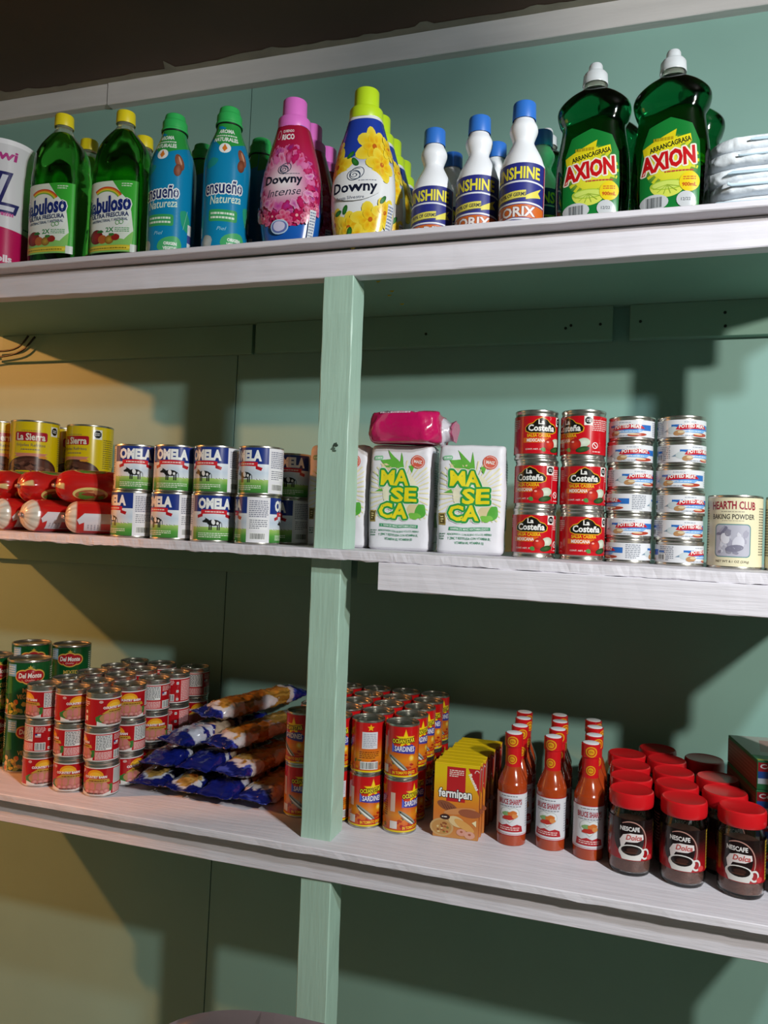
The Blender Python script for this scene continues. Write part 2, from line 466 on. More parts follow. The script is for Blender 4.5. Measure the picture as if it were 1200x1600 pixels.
# middle shelf: bare thin board at one end, deep fascia at the other
part('shelf_board', two_tone(wavy_board('mid_board', M_WHITE, SX0, SX1, SF, 0, ZO-.0396-.0150, ZO-.0396, .006, .0016, .0016, 6, tilt=-.0083), M_UNDER, under), 'middle white shelf board with chipped edge')
part('fascia', wavy_board('mid_fascia', M_WHITE, -.349, SX1, SF-.003, SF+.020, ZO-.0965, ZO-.0396-.0152, .02, .0007, .0007, 7, tilt=-.0083), 'deep white board under the middle shelf edge')
# lowest shelf
part('shelf_board', two_tone(wavy_board('low_board', M_WHITE, SX0, SX1, SF, 0, LZ-.0125, LZ, .012, .0008, .0009, 8), M_UNDER, under), 'lowest white shelf board')
part('fascia', wavy_board('low_fascia', M_WHITE, SX0, SX1, SF+.025, SF+.045, LZ-.0600, LZ-.0125, .03, .0006, .0006, 9), 'white board under the lowest shelf edge')
def post(x0, x1, z0, z1, y0=SF+.03, y1=SF+.08, seed=0):
    r = random.Random(seed); bm = bmesh.new(); n = 14; rows = []
    for i in range(n+1):
        z = z0 + (z1-z0)*i/n; j = lambda: r.uniform(-.0007, .0007); c = .0015
        rows.append([bm.verts.new((x+j(), y+j(), z)) for x, y in ((x0+c, y0), (x1-c, y0), (x1, y0+c), (x1, y1), (x0, y1), (x0, y0+c))])
    for a, b in zip(rows, rows[1:]):
        for q in range(6): bm.faces.new((a[q], a[(q+1) % 6], b[(q+1) % 6], b[q]))
    bm.faces.new(rows[0][::-1]); bm.faces.new(rows[-1]); bmesh.ops.recalc_face_normals(bm, faces=bm.faces)
    return finish(bm, 'post', M_GREEN, False)
PX = [(-1.408, -1.358), (-.469, -.418), (.272, .320)]
for k, (a, b) in enumerate(PX):
    xm = (a+b)/2
    po = part('post', post(a, b, MZ(xm), ZO+.3985, seed=20+k))
    if k == 1:      # dark knot showing through the paint
        KN = Art(); KN.blob(-438, (ZO+.128)*1000, 3.2, 4.2, '#3b4a40', 3, .6, 16); KN.blob(-441, (ZO+.121)*1000, 4.4, 3.0, '#56695c', 5, .7, 16)
        part('knot', KN.build(s_flat(SF+.0295), 'knot', M_PRINT, None), 'dark knot in the paint', po)
    part('post', post(a-.003, b-.003, LZ, MZ(xm)-.0150, seed=30+k))
    part('post', post(a, b, 0.0, LZ-.0600, seed=40+k))
# cleats on the wall that carry the shelves
def cleat(x0, x1, z1, h, th=.02, tilt=0):
    c = part('cleat', box(x0, x1, -th, 0, z1-h, z1, M_UNDER, 'cleat', .0012))
    return c
nail_me = lathe([(0, 0), (.0028, 0), (.0028, .0012), (0, .0016)], 10, 'nail', M_NAIL)
def nails(c, pts, th=.02):
    for x, z in pts:
        o = obj('nail_head', nail_me, c, (x, -th-.0002, z), (PI/2, 0, 0))
c1 = cleat(SX0+.01, -.800, TZ-.0095, .066, .012); c2 = cleat(-.788, -.032, TZ-.0095, .066); c3 = cleat(-.001, SX1, TZ-.0095, .066)
nails(c2, [(-.40, TZ-.05), (-.11, TZ-.045), (-.12, TZ-.05), (-.055, TZ-.045)]); nails(c3, [(.018, TZ-.043), (.165, TZ-.033), (.166, TZ-.058)])
for x0, x1 in ((SX0+.01, -.55), (-.53, .30), (.32, SX1-.01)):
    cleat(x0, x1, MZ((x0+x1)/2)-.0185, .06); cleat(x0, x1, LZ-.0125, .06)

# lamp heads behind the two disc lamps and the holder of the bare bulb
M_SOCK = mat('black_bakelite', '#191817', 0.35)
for k, (nm, p, w, c, rr, aim) in enumerate(LAMPS):
    top = CE - p[2]
    if aim:
        q = Vector(aim).to_track_quat('-Z', 'Y').to_matrix().to_4x4()
        head = lathe([(rr*.56, -.004), (rr*.60, 0), (rr*.60, .012), (rr*.30, .040), (rr*.28, .060), (0, .062)], 28, 'lamp_head', M_SOCK, False); move_ = head.transform(q)
        tip = q @ Vector((0, 0, .055))
        cord = lathe([(.003, tip.z), (.003, top)], 8, 'cord', M_SOCK); cord.transform(Matrix.Translation((tip.x, tip.y, 0)))
        Kind('hanging_lamp', 'lamp', [('lamp_head', head, None), ('cord', cord, None)]).put(p, 0, ['black hanging disc lamp with cream light, farther from the shelves', 'black hanging disc lamp with bluish light, nearer the shelves'][k])
    else:
        Kind('lamp_holder', 'lamp', [('socket', lathe([(.016, rr+.002), (.019, rr+.006), (.019, rr+.030), (.008, rr+.042)], 20, 'socket', M_SOCK), None),
            ('cord', lathe([(.003, rr+.040), (.003, top)], 8, 'cord', M_SOCK), None)]).put(p, 0, 'black lamp holder with a bare yellow bulb beyond the doorway')

# ------------------------------------------------------------------ tins
def tin(R, H, neck=False, seg=48):
    """body and lid of a tin: rolled rims, recessed ridged lid"""
    q = .006 if neck else .003
    ri = R*(.955 if neck else .99)
    body = lathe([(R*.94, .0025), (R*.96, 0), (R*(.975 if neck else 1.0), .0006), (R*(.985 if neck else 1.012), .0022), (R*(.975 if neck else 1.006), .0036), (ri, .0046), (ri, q+.002), (R*.992, q+.004),
                  (R*.992, H-q-.004), (ri, H-q-.001), (ri, H-.0050), (R*(.975 if neck else 1.006), H-.0036), (R*(.985 if neck else 1.012), H-.0022), (R*(.975 if neck else 1.0), H-.0004), (R*.955, H), (R*.93, H-.0006), (R*.925, H-.0042)], seg, 'tin_body', M_TIN, False)
    lid = lathe([(R*.926, H-.0042), (R*.87, H-.0046), (R*.84, H-.0034), (R*.81, H-.0044), (R*.62, H-.0044), (R*.59, H-.0036), (R*.56, H-.0044), (0, H-.0044)], seg, 'tin_lid', M_LID, False)
    return body, lid
def pull_tab(R, H):
    bm = bmesh.new(); n = 14; z = H-.0030; a = []; b = []
    for i in range(n):
        t = 2*PI*i/n; a.append(bm.verts.new((R*.17*math.cos(t), -R*.42+R*.30*math.sin(t), z))); b.append(bm.verts.new((R*.09*math.cos(t), -R*.48+R*.13*math.sin(t), z)))
    for i in range(n):
        j = (i+1) % n; bm.faces.new((a[i], a[j], b[j], b[i]))
    ext = bmesh.ops.extrude_face_region(bm, geom=bm.faces[:]); bmesh.ops.translate(bm, verts=[v for v in ext['geom'] if isinstance(v, bmesh.types.BMVert)], vec=(0, 0, .0009))
    bmesh.ops.recalc_face_normals(bm, faces=bm.faces)
    return finish(bm, 'pull_tab', M_TIN, False)
def tin_kind(name, cat, R, H, art, neck=False, tab=True, du=None, m=M_PRINTG):
    b, l = tin(R, H, neck)
    lab = art.build(s_cyl(R), name+'_label', m, du or R*1000*PI/24)
    parts = [('body', b, None), ('lid', l, None), ('label', lab, None)]
    if tab: parts.append(('pull_tab', pull_tab(R, H), 1))
    return Kind(name, cat, parts)

# evaporated milk
def art_milk(R=.0370, H=.0800):
    A = Art(); C = 2*PI*R*1000; P = C/2
    A.rect(-C/2, 3.4, C/2, H*1000-3.4, '#e9e8ea')
    for k in (0, 1):
        o = -P/2 + k*P
        A.rect(o-46, 50, o+32, 76.6, '#1e3585'); A.grad(o-46, 22, o+32, 50, ['#dfe6ea', '#c9d6e6', '#e6ebf2'])
        A.grad(o-46, 3.4, o+32, 25, ['#3d7f38', '#57a041', '#a9c96d'])
        A.text('OMELA', o-8, 63.5, 54, 16, '#f4f4f2', .055)
        A.poly([(o-37, 44), (o-27, 47.5), (o-27, 42), (o-36, 39)], '#b01522'); A.poly([(o+22, 44), (o+11, 47.5), (o+11, 42), (o+20, 39)], '#b01522')
        A.poly([(o-30, 53), (o-8, 54), (o+14, 53), (o+14, 46), (o-8, 47), (o-30, 46)], '#d22531'); A.lines(o-23, 48, o+8, 52, 1, '#f3d9d4', 1)
        for x, y, a, b in ((-8, 32, 11, 5.2), (-20, 35, 4.5, 3.2), (-24, 34, 3, 1.8)): A.ell(o+x, y, a, b, '#1b1b1d')
        A.ell(o-9, 33, 3, 4.4, '#eeeeee', 15); A.ell(o-2, 31, 2, 2.6, '#eeeeee')
        for x in (-15, -12, -2, 1): A.rect(o+x-1, 20, o+x+1, 29, '#1f1f20')
        A.line([(o+2.5, 34), (o+5, 31), (o+5.5, 25)], .9, '#1b1b1d'); A.poly([(o-21, 37), (o-23, 40.5), (o-18, 38)], '#1b1b1d')
        for x in (12, 17, 24, -38, -33): A.ell(o+x, 25, 1.7, 1.0, '#e8e8e4'); A.ell(o+x+1, 25.3, .7, .6, '#333333')
        A.lines(o-34, 7, o+20, 16, 3, '#dfe9d0', .7, 7+k); A.rect(o+32, 3.4, o+P-46, H*1000-3.4, '#eceaf0')
        A.lines(o+36, 44, o+P-49, 72, 9, '#7d7f92', .9, 9+k); A.rect(o+36, 24, o+P-49, 42, '#f5f4f6'); A.lines(o+37, 25, o+P-50, 41, 5, '#8a8b98', .6, 4)
        A.bars(o+38, 8, o+P-52, 19, 4+k)
    return A
# evaporated: tomato salsa
def art_salsa(R=.0345, H=.0770):
    A = Art(); C = 2*PI*R*1000; P = C/2; T = H*1000
    A.rect(-C/2, 8.5, C/2, T-10, '#c9101f')
    for k in (0, 1):
        o = -P/2 + k*P
        def badge(g, col):
            A.poly([(o-24-g, 44-g*.6), (o-25-g, 49), (o-21, 53+g), (o-14, 55+g), (o-8-g, 61), (o, 64+g), (o+8+g, 61), (o+14, 55+g), (o+21, 53+g), (o+25+g, 49), (o+24+g, 44-g*.6), (o+18, 41.5-g), (o-18, 41.5-g)], col)
        badge(1.8, '#e3a820'); badge(.4, '#15110f')
        A.text('La', o-1, 58, 9, 7, '#f6f4ef', .03); A.text('Costeña', o, 48.6, 42, 9.6, '#f6f4ef', .03)
        A.text('SALSA CASERA', o-4, 36.8, 38, 4.6, '#f2c418', .03); A.rect(o-29, 25.5, o+12, 33, '#df6a1c'); A.text('MEXICANA', o-9, 29.3, 28, 4.8, '#f7ede2', .03)
        A.text('CONT. NET. 220 g', o-10, 15, 30, 3.0, '#f0dcd8', .02)
        A.ell(o+26, 26, 10, 7, '#dfe3d6', 10, rim='#b9c7ac'); A.ell(o+13, 23, 9.5, 9, '#d93a24', rim='#a8151a'); A.ell(o+10, 27, 2.2, 1.4, '#f3a99c')
        A.ell(o+25, 15.5, 10.5, 4.4, '#3d6a33', 12, rim='#1f3b1e'); A.blob(o+3, 15, 4, 3, '#4f9148', 5)
        A.octo(o+33, 60, 5.8); A.lines(o+38, 44, o+P-37, 62, 6, '#e9c3c0', .8, 3+k); A.line([(o+36, 12), (o+36, 58)], .5, '#e8b6b2')
        A.ring(o+44, 22, 5, 5, 1.2, '#f3e7e5'); A.line([(o+41, 25), (o+47, 19)], 1.2, '#f3e7e5'); A.lines(o+40, 11, o+54, 14, 1, '#ecc6c2', 1)
    return A
def art_potted(R=.0345, H=.0370):
    A = Art(); C = 2*PI*R*1000; P = C/2
    A.rect(-C/2, 5, C/2, 30.5, '#e4e5ea')
    for k in (0, 1):
        o = -P/2 + k*P
        A.rect(o-30, 15, o+38, 23.5, '#2f6fc0'); A.poly([(o-42, 13), (o-28, 21), (o-24, 13)], '#7c94a8'); A.ell(o-27, 15, 9, 5.5, '#c9d3d6'); A.ell(o-19, 11, 8, 4.2, '#b98b5f', 8); A.ell(o-16, 12.4, 5, 2, '#d9c5a0')
        A.poly([(o-24, 16), (o-20, 21.5), (o, 24.5), (o+20, 23.6), (o+27, 18), (o+20, 17.6), (o, 17), (o-18, 15.6)], '#c8202c')
        A.text('POTTED MEAT', o+1, 20.2, 40, 4.9, '#f7f2ee', .04, arc=1.4); A.poly([(o-14, 12), (o, 15.8), (o+26, 16), (o+18, 11.2)], '#7fb2e6'); A.lines(o-6, 12.6, o+14, 14.8, 1, '#dfeaf6', 1)
        A.ell(o+15, 8.4, 15, 2.6, '#b5442e', 3); A.ell(o+10, 9.2, 8, 1.3, '#e6c8a4'); A.lines(o-20, 6, o+2, 8.2, 1, '#8f97a6', 1)
        A.lines(o-12, 26, o+6, 28.2, 1, '#9aa0ad', 1); A.lines(o+42, 7, o+P-44, 29, 8, '#8d919d', .7, 4+k)
    A.bars(P/2+38, 8, P/2+52, 17); A.rect(P/2+40, 19, P/2+50, 22, '#2f6fc0')
    return A
def art_powder(R=.0370, H=.1070):
    A = Art(); C = 2*PI*R*1000
    A.rect(-C/2, 4, C/2, 103, '#e8e0bd')
    for o in (0, C/2):
        A.text('HEARTH CLUB', o, 91, 62, 11, '#9c1f38', .03, arc=1.2); A.lines(o-16, 81.5, o+16, 84, 1, '#a39a86', 1)
        A.text('BAKING POWDER', o, 75.5, 60, 7.2, '#33302f', .018); A.lines(o-15, 68.5, o+15, 70.8, 1, '#b6ad95', 1)
        A.rrect(o-25, 17, o+25, 65, 6, '#5b8a8c'); A.rrect(o-23.6, 18.4, o+23.6, 63.6, 5, '#b7b6c4')
        r = random.Random(8)
        for i in range(26):
            x, y = r.uniform(-19, 19), r.uniform(23, 59)
            A.blob(o+x, y, r.uniform(2, 6.5), r.uniform(1.5, 5), r.choice(('#8c8a9c', '#a3a1b2', '#d3d2dc', '#77758a', '#c8c7d4', '#94929f')), i, .35, 12, r.uniform(0, 180))
        A.ell(o-10, 44, 6, 8, '#dcdbe4', 20); A.ell(o-6, 51, 4, 4, '#8e8c9b'); A.ell(o+8, 38, 8, 10, '#d0cfdb', -15); A.ell(o+3, 30, 12, 5, '#7d7b8e', 8)
        A.text('NET WT 8.1 OZ (230g)', o, 10.5, 46, 4.2, '#57503f', .02)
    A.lines(40, 20, 70, 90, 18, '#8d8570', .9, 3); A.lines(-70, 20, -40, 90, 18, '#8d8570', .9, 5)
    return A
def art_beans(R=.0480, H=.1130):
    A = Art(); C = 2*PI*R*1000; P = C/2
    A.rect(-C/2, 4, C/2, 109, '#e6c90f')
    for k in (0, 1):
        o = -P/2 + k*P
        A.lines(o-22, 89, o+16, 92.5, 1, '#a08a3a', 1); A.rrect(o-36, 69, o+30, 88, 4, '#b3132a'); A.text('La Sierra', o-3, 78, 56, 14, '#f1ead8', .03)
        A.text('Frijoles Refritos', o-3, 60, 58, 8, '#8a7b55', .02); A.lines(o-22, 49, o+16, 54, 1, '#8a7b55', 1)
        A.poly([(o-38, 44), (o-32, 40), (o-38, 36), (o+32, 36), (o+26, 40), (o+32, 44)], '#d98a70')
        A.ell(o-3, 8, 58, 30, '#4b2a1f', 0, 24, 0, 180); A.ell(o-3, 8, 52, 25, '#5f382b', 0, 24, 0, 180)
        r = random.Random(4)
        for i in range(22): A.blob(o-3+r.uniform(-40, 40), 8+r.uniform(2, 19), 7, 3.6, r.choice(('#6e4334', '#3d2019', '#7d5140', '#552f25')), i, .3, 12, r.uniform(-30, 30))
        A.blob(o+22, 36, 8, 3, '#e59a35', 3); A.octo(o+47, 93, 8.5); A.lines(o+60, 20, o+P-62, 84, 14, '#8a7a20', .8, 3)
        A.rect(-C/2, 4, C/2, 6, '#cdb40c') if k else None
    return A
def art_veg(R=.0400, H=.1060):
    A = Art(); C = 2*PI*R*1000; P = C/2
    A.rect(-C/2, 4, C/2, 102, '#0d5426'); r = random.Random(6)
    for k in (0, 1):
        o = -P/2 + k*P
        A.poly([(o-50, 40), (o-46, 78), (o-36, 82), (o-34, 44)], '#2f7a34')
        for g, c in ((2.4, '#d9a441'), (.8, '#e8c46a'), (0, '#b01c26')):
            for x, y, a, b in ((-13, 77, 12, 10), (13, 77, 12, 10), (0, 79, 12, 11), (0, 72, 14, 9)): A.ell(o+x, y, a+g, b+g, c)
        A.star(o, 93, 5, 2, '#d9b13f'); A.text('Del Monte', o, 78, 40, 9, '#f4eee6', .03, shear=.1); A.text('Quality', o, 68.8, 17, 4.6, '#e8b7a8', .01, shear=.3)
        A.text('MIXED', o+3, 50, 30, 8, '#c9a850', .02); A.text('VEGETABLES', o+3, 38, 50, 8, '#c9a850', .02)
        A.rect(o-46, 76, o-26, 99, '#7ab3d8'); A.lines(o-44, 79, o-28, 96, 4, '#cfe2ee', 1)
        for i in range(60):
            x, y = r.uniform(-52, 50), r.uniform(6, 30) * (1 if i % 3 else .6)
            A.blob(o+x, max(7, y), r.uniform(3, 6), r.uniform(3, 5), r.choice(('#c9a83a', '#d8c43a', '#c46a24', '#8aa038', '#a98d2f', '#d9b87a', '#6f8a2c')), i, .25, 10, r.uniform(0, 180))
        A.lines(o+44, 40, o+P-56, 92, 12, '#c5cfc0', .8, 3)
    return A
def art_sausage(R=.0300, H=.0606):
    A = Art(); C = 2*PI*R*1000
    A.rect(-C/2, 3, C/2, 51.5, '#e4e2e2'); A.rect(-C/2, 4.6, C/2, 49.8, '#b3131c')
    def front(o):
        A.ell(o+2, 36, 15, 12, '#f0a01e', 0, 20, 0, 180); A.ell(o+2, 36, 11, 8, '#f6bf3a', 0, 20, 0, 180)
        A.rect(o-19, 33, o+23, 37, '#b3131c'); A.text('COUNTRY BARN', o+2, 35.2, 40, 3.8, '#f6ecea', .05)
        A.poly([(o-20, 25), (o-8, 32.5), (o+26, 31), (o+28, 26), (o+4, 24)], '#c79a3a'); A.lines(o-8, 27, o+22, 30, 1, '#6e3d12', 1)
        A.blob(o-23, 16, 8, 7, '#3f7a36', 2); A.blob(o+29, 16, 5, 6, '#3f7a36', 6); A.ell(o+2, 17, 26, 11, '#b9895a')
        for x, y in ((-12, 20), (-2, 21), (9, 20), (19, 21)): A.rrect(o+x-4.5, y-8, o+x+4.5, y+5, 4.4, '#cf7f78')
        for x, y in ((-12, 10), (-3, 9), (6, 10), (15, 9), (22, 11)): A.ell(o+x, y, 5.2, 4.6, '#e3a39b', rim='#b8625f')
        A.poly([(o-28, 12), (o-10, 5.6), (o+16, 5.2), (o+30, 10), (o+30, 4.6), (o-28, 4.6)], '#e8e4df'); A.text('IN BEEF BROTH', o+2, 6.8, 28, 2.5, '#3b3b2e', .03)
        A.ell(o-22, 45.5, 3.6, 2.4, '#dba9a4')
    front(0); 
    A.rect(34, 22, 62, 48, '#ecebe9'); A.lines(35, 23, 61, 47.4, 9, '#4f4f52', .7, 3); A.rect(33, 5.4, 63, 20, '#d9676a'); A.lines(34, 6, 62, 19, 6, '#f0cfcc', .8, 4)
    A.rect(66, 30, 76, 36, '#e8e6ea'); A.rect(66, 33, 70, 36, '#2b3a86'); A.rect(66, 31, 76, 32, '#b3131c'); A.bars(66, 6, 84, 20)
    for y in (10, 26, 42): A.rect(88, y-2.4, 92.5, y+2.4, '#efeae8'); A.rect(89, y-1, 91.5, y+1, '#8a8a8a')
    A.lines(66, 38, 84, 48, 4, '#e8c2c0', .8, 5)
    A.rect(-92, 6, -64, 48, '#d9676a'); A.lines(-91, 7, -65, 47, 12, '#f0cfcc', .8, 8); A.lines(-60, 36, -44, 46, 3, '#f0d6d2', .8, 2); A.rect(-54, 12, -47, 20, '#f0eceb'); A.ell(-50.5, 27, 3, 3, '#f0eceb')
    return A
def art_sardine(R=.0275, H=.0875):
    A = Art(); C = 2*PI*R*1000
    A.grad(-C/2, 4, C/2, 84, ['#c8481a', '#dd6a1c', '#e08a22', '#d2571d', '#cc2a1a', '#c81a1a', '#c8161a']); r = random.Random(9)
    for i in range(46): A.blob(r.uniform(-C/2+4, C/2-4), r.uniform(10, 27), r.uniform(2, 5), r.uniform(1.5, 3), r.choice(('#b8401a', '#a8351a', '#8f5a1e', '#d9861f', '#b02418', '#6e6a24')), i, .35, 9)
    for o in (0,):
        A.star(o+3, 64, 17, 6.5, '#e0a012'); A.star(o+3, 64, 14.5, 5.6, '#f6d21a')
        A.text('OCEAN STAR', o, 62, 37, 6.4, '#f3dc2a', .03, outline='#26220f', halo=.9, rot=4)
        A.poly([(o-19, 55), (o-16, 43.5), (o+20, 40), (o+22, 50), (o+14, 56), (o-12, 52)], '#3d3d9c'); A.poly([(o-19, 58), (o-19, 43), (o-16, 44), (o-16, 54)], '#5b6bd0')
        A.text('SARDINES', o+2, 49, 33, 8, '#eceaf4', .02, rot=-1.5)
        A.ell(o-8, 25, 21, 4.6, '#d9d6c6', -38, 24, rim='#8c8b80'); A.ell(o-9, 26.5, 19, 1.5, '#5c6258', -38); A.ell(o-8, 23, 17, 1.2, '#f0eee2', -38); A.ell(o-21, 35.8, 1.3, 1.3, '#1c1c1c')
        A.poly([(o+7, 12), (o+16, 9), (o+13, 4.6), (o+9, 8)], '#a8a698'); A.ell(o+14, 34, 5, 5, '#f0b020'); A.ell(o+14, 34, 2.8, 2.8, '#f7d76a')
        A.poly([(o-20, 7), (o-18, 14), (o, 15), (o+24, 17), (o+26, 9), (o, 7.4)], '#c01a1c'); A.text('IN TOMATO SAUCE', o+2, 11.2, 38, 4.4, '#f5c51e', .04, rot=2)
    A.rect(-C/2, 4, C/2, 6.6, '#e8c81e')
    o = 58
    A.star(o, 76, 6, 2.6, '#f0b818'); A.rect(o-14, 42, o+12, 69, '#dcdbe2'); A.lines(o-12, 44, o+10, 67, 8, '#a9a8b6', .8, 3); A.lines(o-18, 26, o+16, 38, 4, '#7e3a12', .8, 5); A.bars(o-16, 8.5, o+14, 21)
    A.rect(-38, 36, -30, 66, '#d9b5a4'); A.rect(-38, 9, -26, 21, '#e2d8d2'); A.lines(-84, 24, -44, 60, 10, '#7e2a12', .8, 6); A.star(-62, 72, 6, 2.6, '#f0b818')
    return A
K_MILK = tin_kind('milk_can', 'can', .0370, .0800, art_milk(), tab=False)
K_SALSA = tin_kind('salsa_can', 'can', .0345, .0770, art_salsa(), neck=True, tab=True)
K_POT = tin_kind('potted_meat_can', 'can', .0345, .0370, art_potted(), tab=True)
K_POWDER = tin_kind('baking_powder_can', 'can', .0370, .1070, art_powder(), tab=False, m=M_PRINT)
K_BEAN = tin_kind('bean_can', 'can', .0480, .1130, art_beans(), tab=False)
K_VEG = tin_kind('vegetable_can', 'can', .0400, .1060, art_veg(), tab=False)
K_SAUS = tin_kind('sausage_can', 'can', .0300, .0606, art_sausage(), tab=True)
K_SARD = tin_kind('sardine_can', 'can', .0275, .0875, art_sardine(), tab=True)

# ------------------------------------------------------------------ bottles on the top shelf
M_GLIQ = mat('green_cleaner_liquid', '#63dc50', 0.06, trans=1.0, ior=1.36)
M_DLIQ = mat('dark_green_soap', '#157a3f', 0.06, trans=1.0, ior=1.36)
M_CLEAR = mat('clear_plastic', '#d8dccb', 0.10, trans=0.85, ior=1.45)
M_MILKY = mat('milky_plastic', '#e9edf2', 0.25, trans=0.35, ior=1.45)
M_YCAP = mat('yellow_cap', '#dcc81c', 0.4); M_GCAP = mat('green_cap', '#2fa552', 0.4); M_PCAP = mat('pink_cap', '#d56cc0', 0.38)
M_LCAP = mat('lime_cap', '#b4d423', 0.38); M_BCAP = mat('blue_cap', '#2f6fc8', 0.42); M_BLACK = mat('black_ring', '#0d1410', 0.4)
M_WPL = mat('white_plastic', '#e6e8ee', 0.33); M_BLUEPL = mat('blue_bottle_plastic', '#1668b4', 0.3); M_ENS = mat('cyan_bottle_plastic', '#1288b8', 0.3)
def cap(r0, r1, z0, z1, m, ribs=0, name='cap'):
    seg = 40; c = lathe([(r0*.98, z0), (r0, z0+.001), (r1, z1-.0025), (r1*.96, z1-.0008), (r1*.86, z1), (0, z1)], seg, name, m, False)
    return c

# green floor cleaner
L = Loft([(0, .044, .030), (.004, .051, .035), (.012, .053, .037), (.05, .0535, .0375), (.13, .0535, .0375), (.172, .053, .037), (.186, .0505, .036), (.20, .0495, .0355), (.216, .046, .034), (.232, .037, .030), (.246, .0255, .0235), (.254, .0185, .0185)], 3.0)
nk = lathe([(.0185, .2535), (.0178, .258), (.0150, .262), (.0150, .270), (.0160, .2705), (.0160, .272), (.0145, .2725)], 32, 'neck', M_CLEAR)
A = Art(); A.rect(-49, 22, 49, 150, '#e7efe2')
A.poly([(4, 150), (49, 150), (49, 22), (40, 22), (44, 60), (40, 95), (26, 120)], '#3fb13a'); A.poly([(-49, 22), (-49, 60), (-30, 46), (0, 50), (30, 44), (44, 60), (42, 22)], '#8ecb6c')
A.ell(-4, 92, 44, 42, '#eef2ee', 0, 28)
for i, c in enumerate(('#d8452c', '#e88a2a', '#f0cc3a', '#7fb944')): A.ring(-8, 108, 36-2.2*i, 32-2.2*i, 2.4, c, 0, 30, 130)
A.text('fabuloso', -3, 108, 82, 27, '#1f2f7a', .045, outline='#f2f4f2', halo=1.6, shear=.12, rot=5)
A.text('ULTRA FRESCURA', 0, 88, 72, 7.5, '#2c3a6e', .03, rot=3); A.text('ANTIBACTERIAL Y ANTIVIRAL', 0, 79, 70, 4.6, '#5a6a86', .02, rot=3)
A.ring(17, 74, 4, 4, 1, '#5aa95a'); A.ring(24, 75, 4, 4, 1, '#5aa95a'); A.text('2X', 2, 62, 15, 8, '#2f8a46', .03); A.lines(12, 57, 38, 66, 3, '#6fae78', 1)
A.ell(-25, 50, 14, 13, '#a81d22', rim='#6e1016'); A.ell(-12, 45, 9, 8, '#b9622e'); A.ell(2, 44, 9, 8, '#c6a23c', rim='#8a5a20'); A.ell(14, 48, 8, 6, '#9c2a24'); A.blob(-17, 59, 6, 3, '#2d6a2c', 3); A.blob(6, 53, 5, 3, '#3f7f35', 4)
A.grad(-49, 25, 49, 34, ['#d2b028', '#eddb4e', '#d9bb2a']); A.lines(-40, 27, 36, 31, 1, '#8a7a1c', 1); A.rect(40, 22, 49, 36, '#dfe6de'); A.lines(22, 138, 40, 146, 2, '#cfe9c8', .9)
K_FAB = Kind('cleaner_bottle', 'bottle', [('bottle', L.mesh('cleaner_body', M_GLIQ), None), ('neck', nk, None), ('cap', cap(.0172, .0165, .2690, .2920, M_YCAP), None),
        ('label', A.build(L.surf(), 'cleaner_label', M_PRINTG, 6, 8), None)])

# cyan softener with printed sleeve
L = Loft([(0, .034, .034), (.004, .0385, .0385), (.02, .0395, .0395), (.09, .0400, .0400), (.15, .0398, .0398), (.172, .0375, .0375), (.19, .0325, .0325), (.206, .0265, .0265), (.220, .0215, .0215), (.232, .0200, .0200)], 2.2)
A = Art(); R = 39.5; C = 2*PI*R
A.rect(-C/2, 3, C/2, 231, '#0f86b6')
for o in (-C/4, C/4):
    A.poly([(o-62, 231), (o-62, 190), (o-34, 200), (o-4, 178), (o+26, 188), (o+61, 200), (o+61, 231)], '#2f9a45')
    A.text('AROMA', o-2, 212, 38, 7.5, '#eaf3ea', .04); A.lines(o-26, 200, o+24, 206, 1, '#d7ead7', 1); A.text('NATURALES', o-2, 195, 50, 7.5, '#eaf3ea', .04)
    A.ell(o-2, 178, 9.5, 9.5, '#f0f2f0'); A.poly([(o-2, 186), (o-6, 177), (o-2, 171), (o+2, 177)], '#e0802c')
    A.ell(o+29, 165, 8, 15, '#a5694c', 18, rim='#7c4632'); A.ell(o+26, 150, 7, 11, '#96583f', -12, rim='#6b3826'); A.ell(o+30, 168, 2, 8, '#c99a80', 18)
    A.blob(o-22, 152, 11, 8, '#1f8f8a', 3, .2, 18, 30); A.text('ensueño', o-2, 110, 62, 21, '#1f2c66', .02, shear=.15, outline='#eef3f6', halo=1.8, rot=4)
    A.text('Natureza', o+2, 90, 50, 14, '#d8ecd8', .01, shear=.3, rot=6)
    A.rrect(o-24, 52, o+22, 72, 4, '#3aa05c'); A.lines(o-20, 55, o+18, 69, 2, '#dff0df', 1); A.blob(o+44, 66, 9, 20, '#2f9f7a', 4, .15, 20, 15); A.line([(o+40, 50), (o+48, 84)], .8, '#8fd0b4')
    A.text('Piel', o-2, 40, 14, 6, '#9ad0e2', .0, shear=.3); A.blob(o+18, 20, 22, 14, '#4cae6e', 6, .1, 20, 10); A.text('ORIGEN', o+18, 22, 22, 5, '#eef6ee', .05); A.text('VEGETAL', o+18, 14, 24, 5, '#eef6ee', .05)
    A.blob(o-30, 16, 13, 15, '#dfe4e2', 8, .2, 18, 20, rim='#a7b4b4'); A.rect(o+50, 6, o+60, 62, '#e3e6ea'); A.rect(o+50, 30, o+60, 44, '#4a4f94')
cp = lathe([(.0205, .2290), (.0232, .2300), (.0232, .2330), (.0215, .2345), (.0215, .2470), (.0205, .2490), (.0190, .2500), (.0170, .2600), (.0150, .2615), (0, .2615)], 36, 'cap', M_GCAP, False)
K_ENS = Kind('softener_bottle', 'bottle', [('bottle', L.mesh('softener_body', M_ENS), None), ('label', A.build(L.wrap(.0395), 'softener_sleeve', M_PRINTG, R*PI/18, 8), None),
        ('collar', lathe([(.0205, .2275), (.0226, .2280), (.0226, .2305), (.0205, .2310)], 32, 'collar', M_BLACK), None), ('cap', cp, None)])

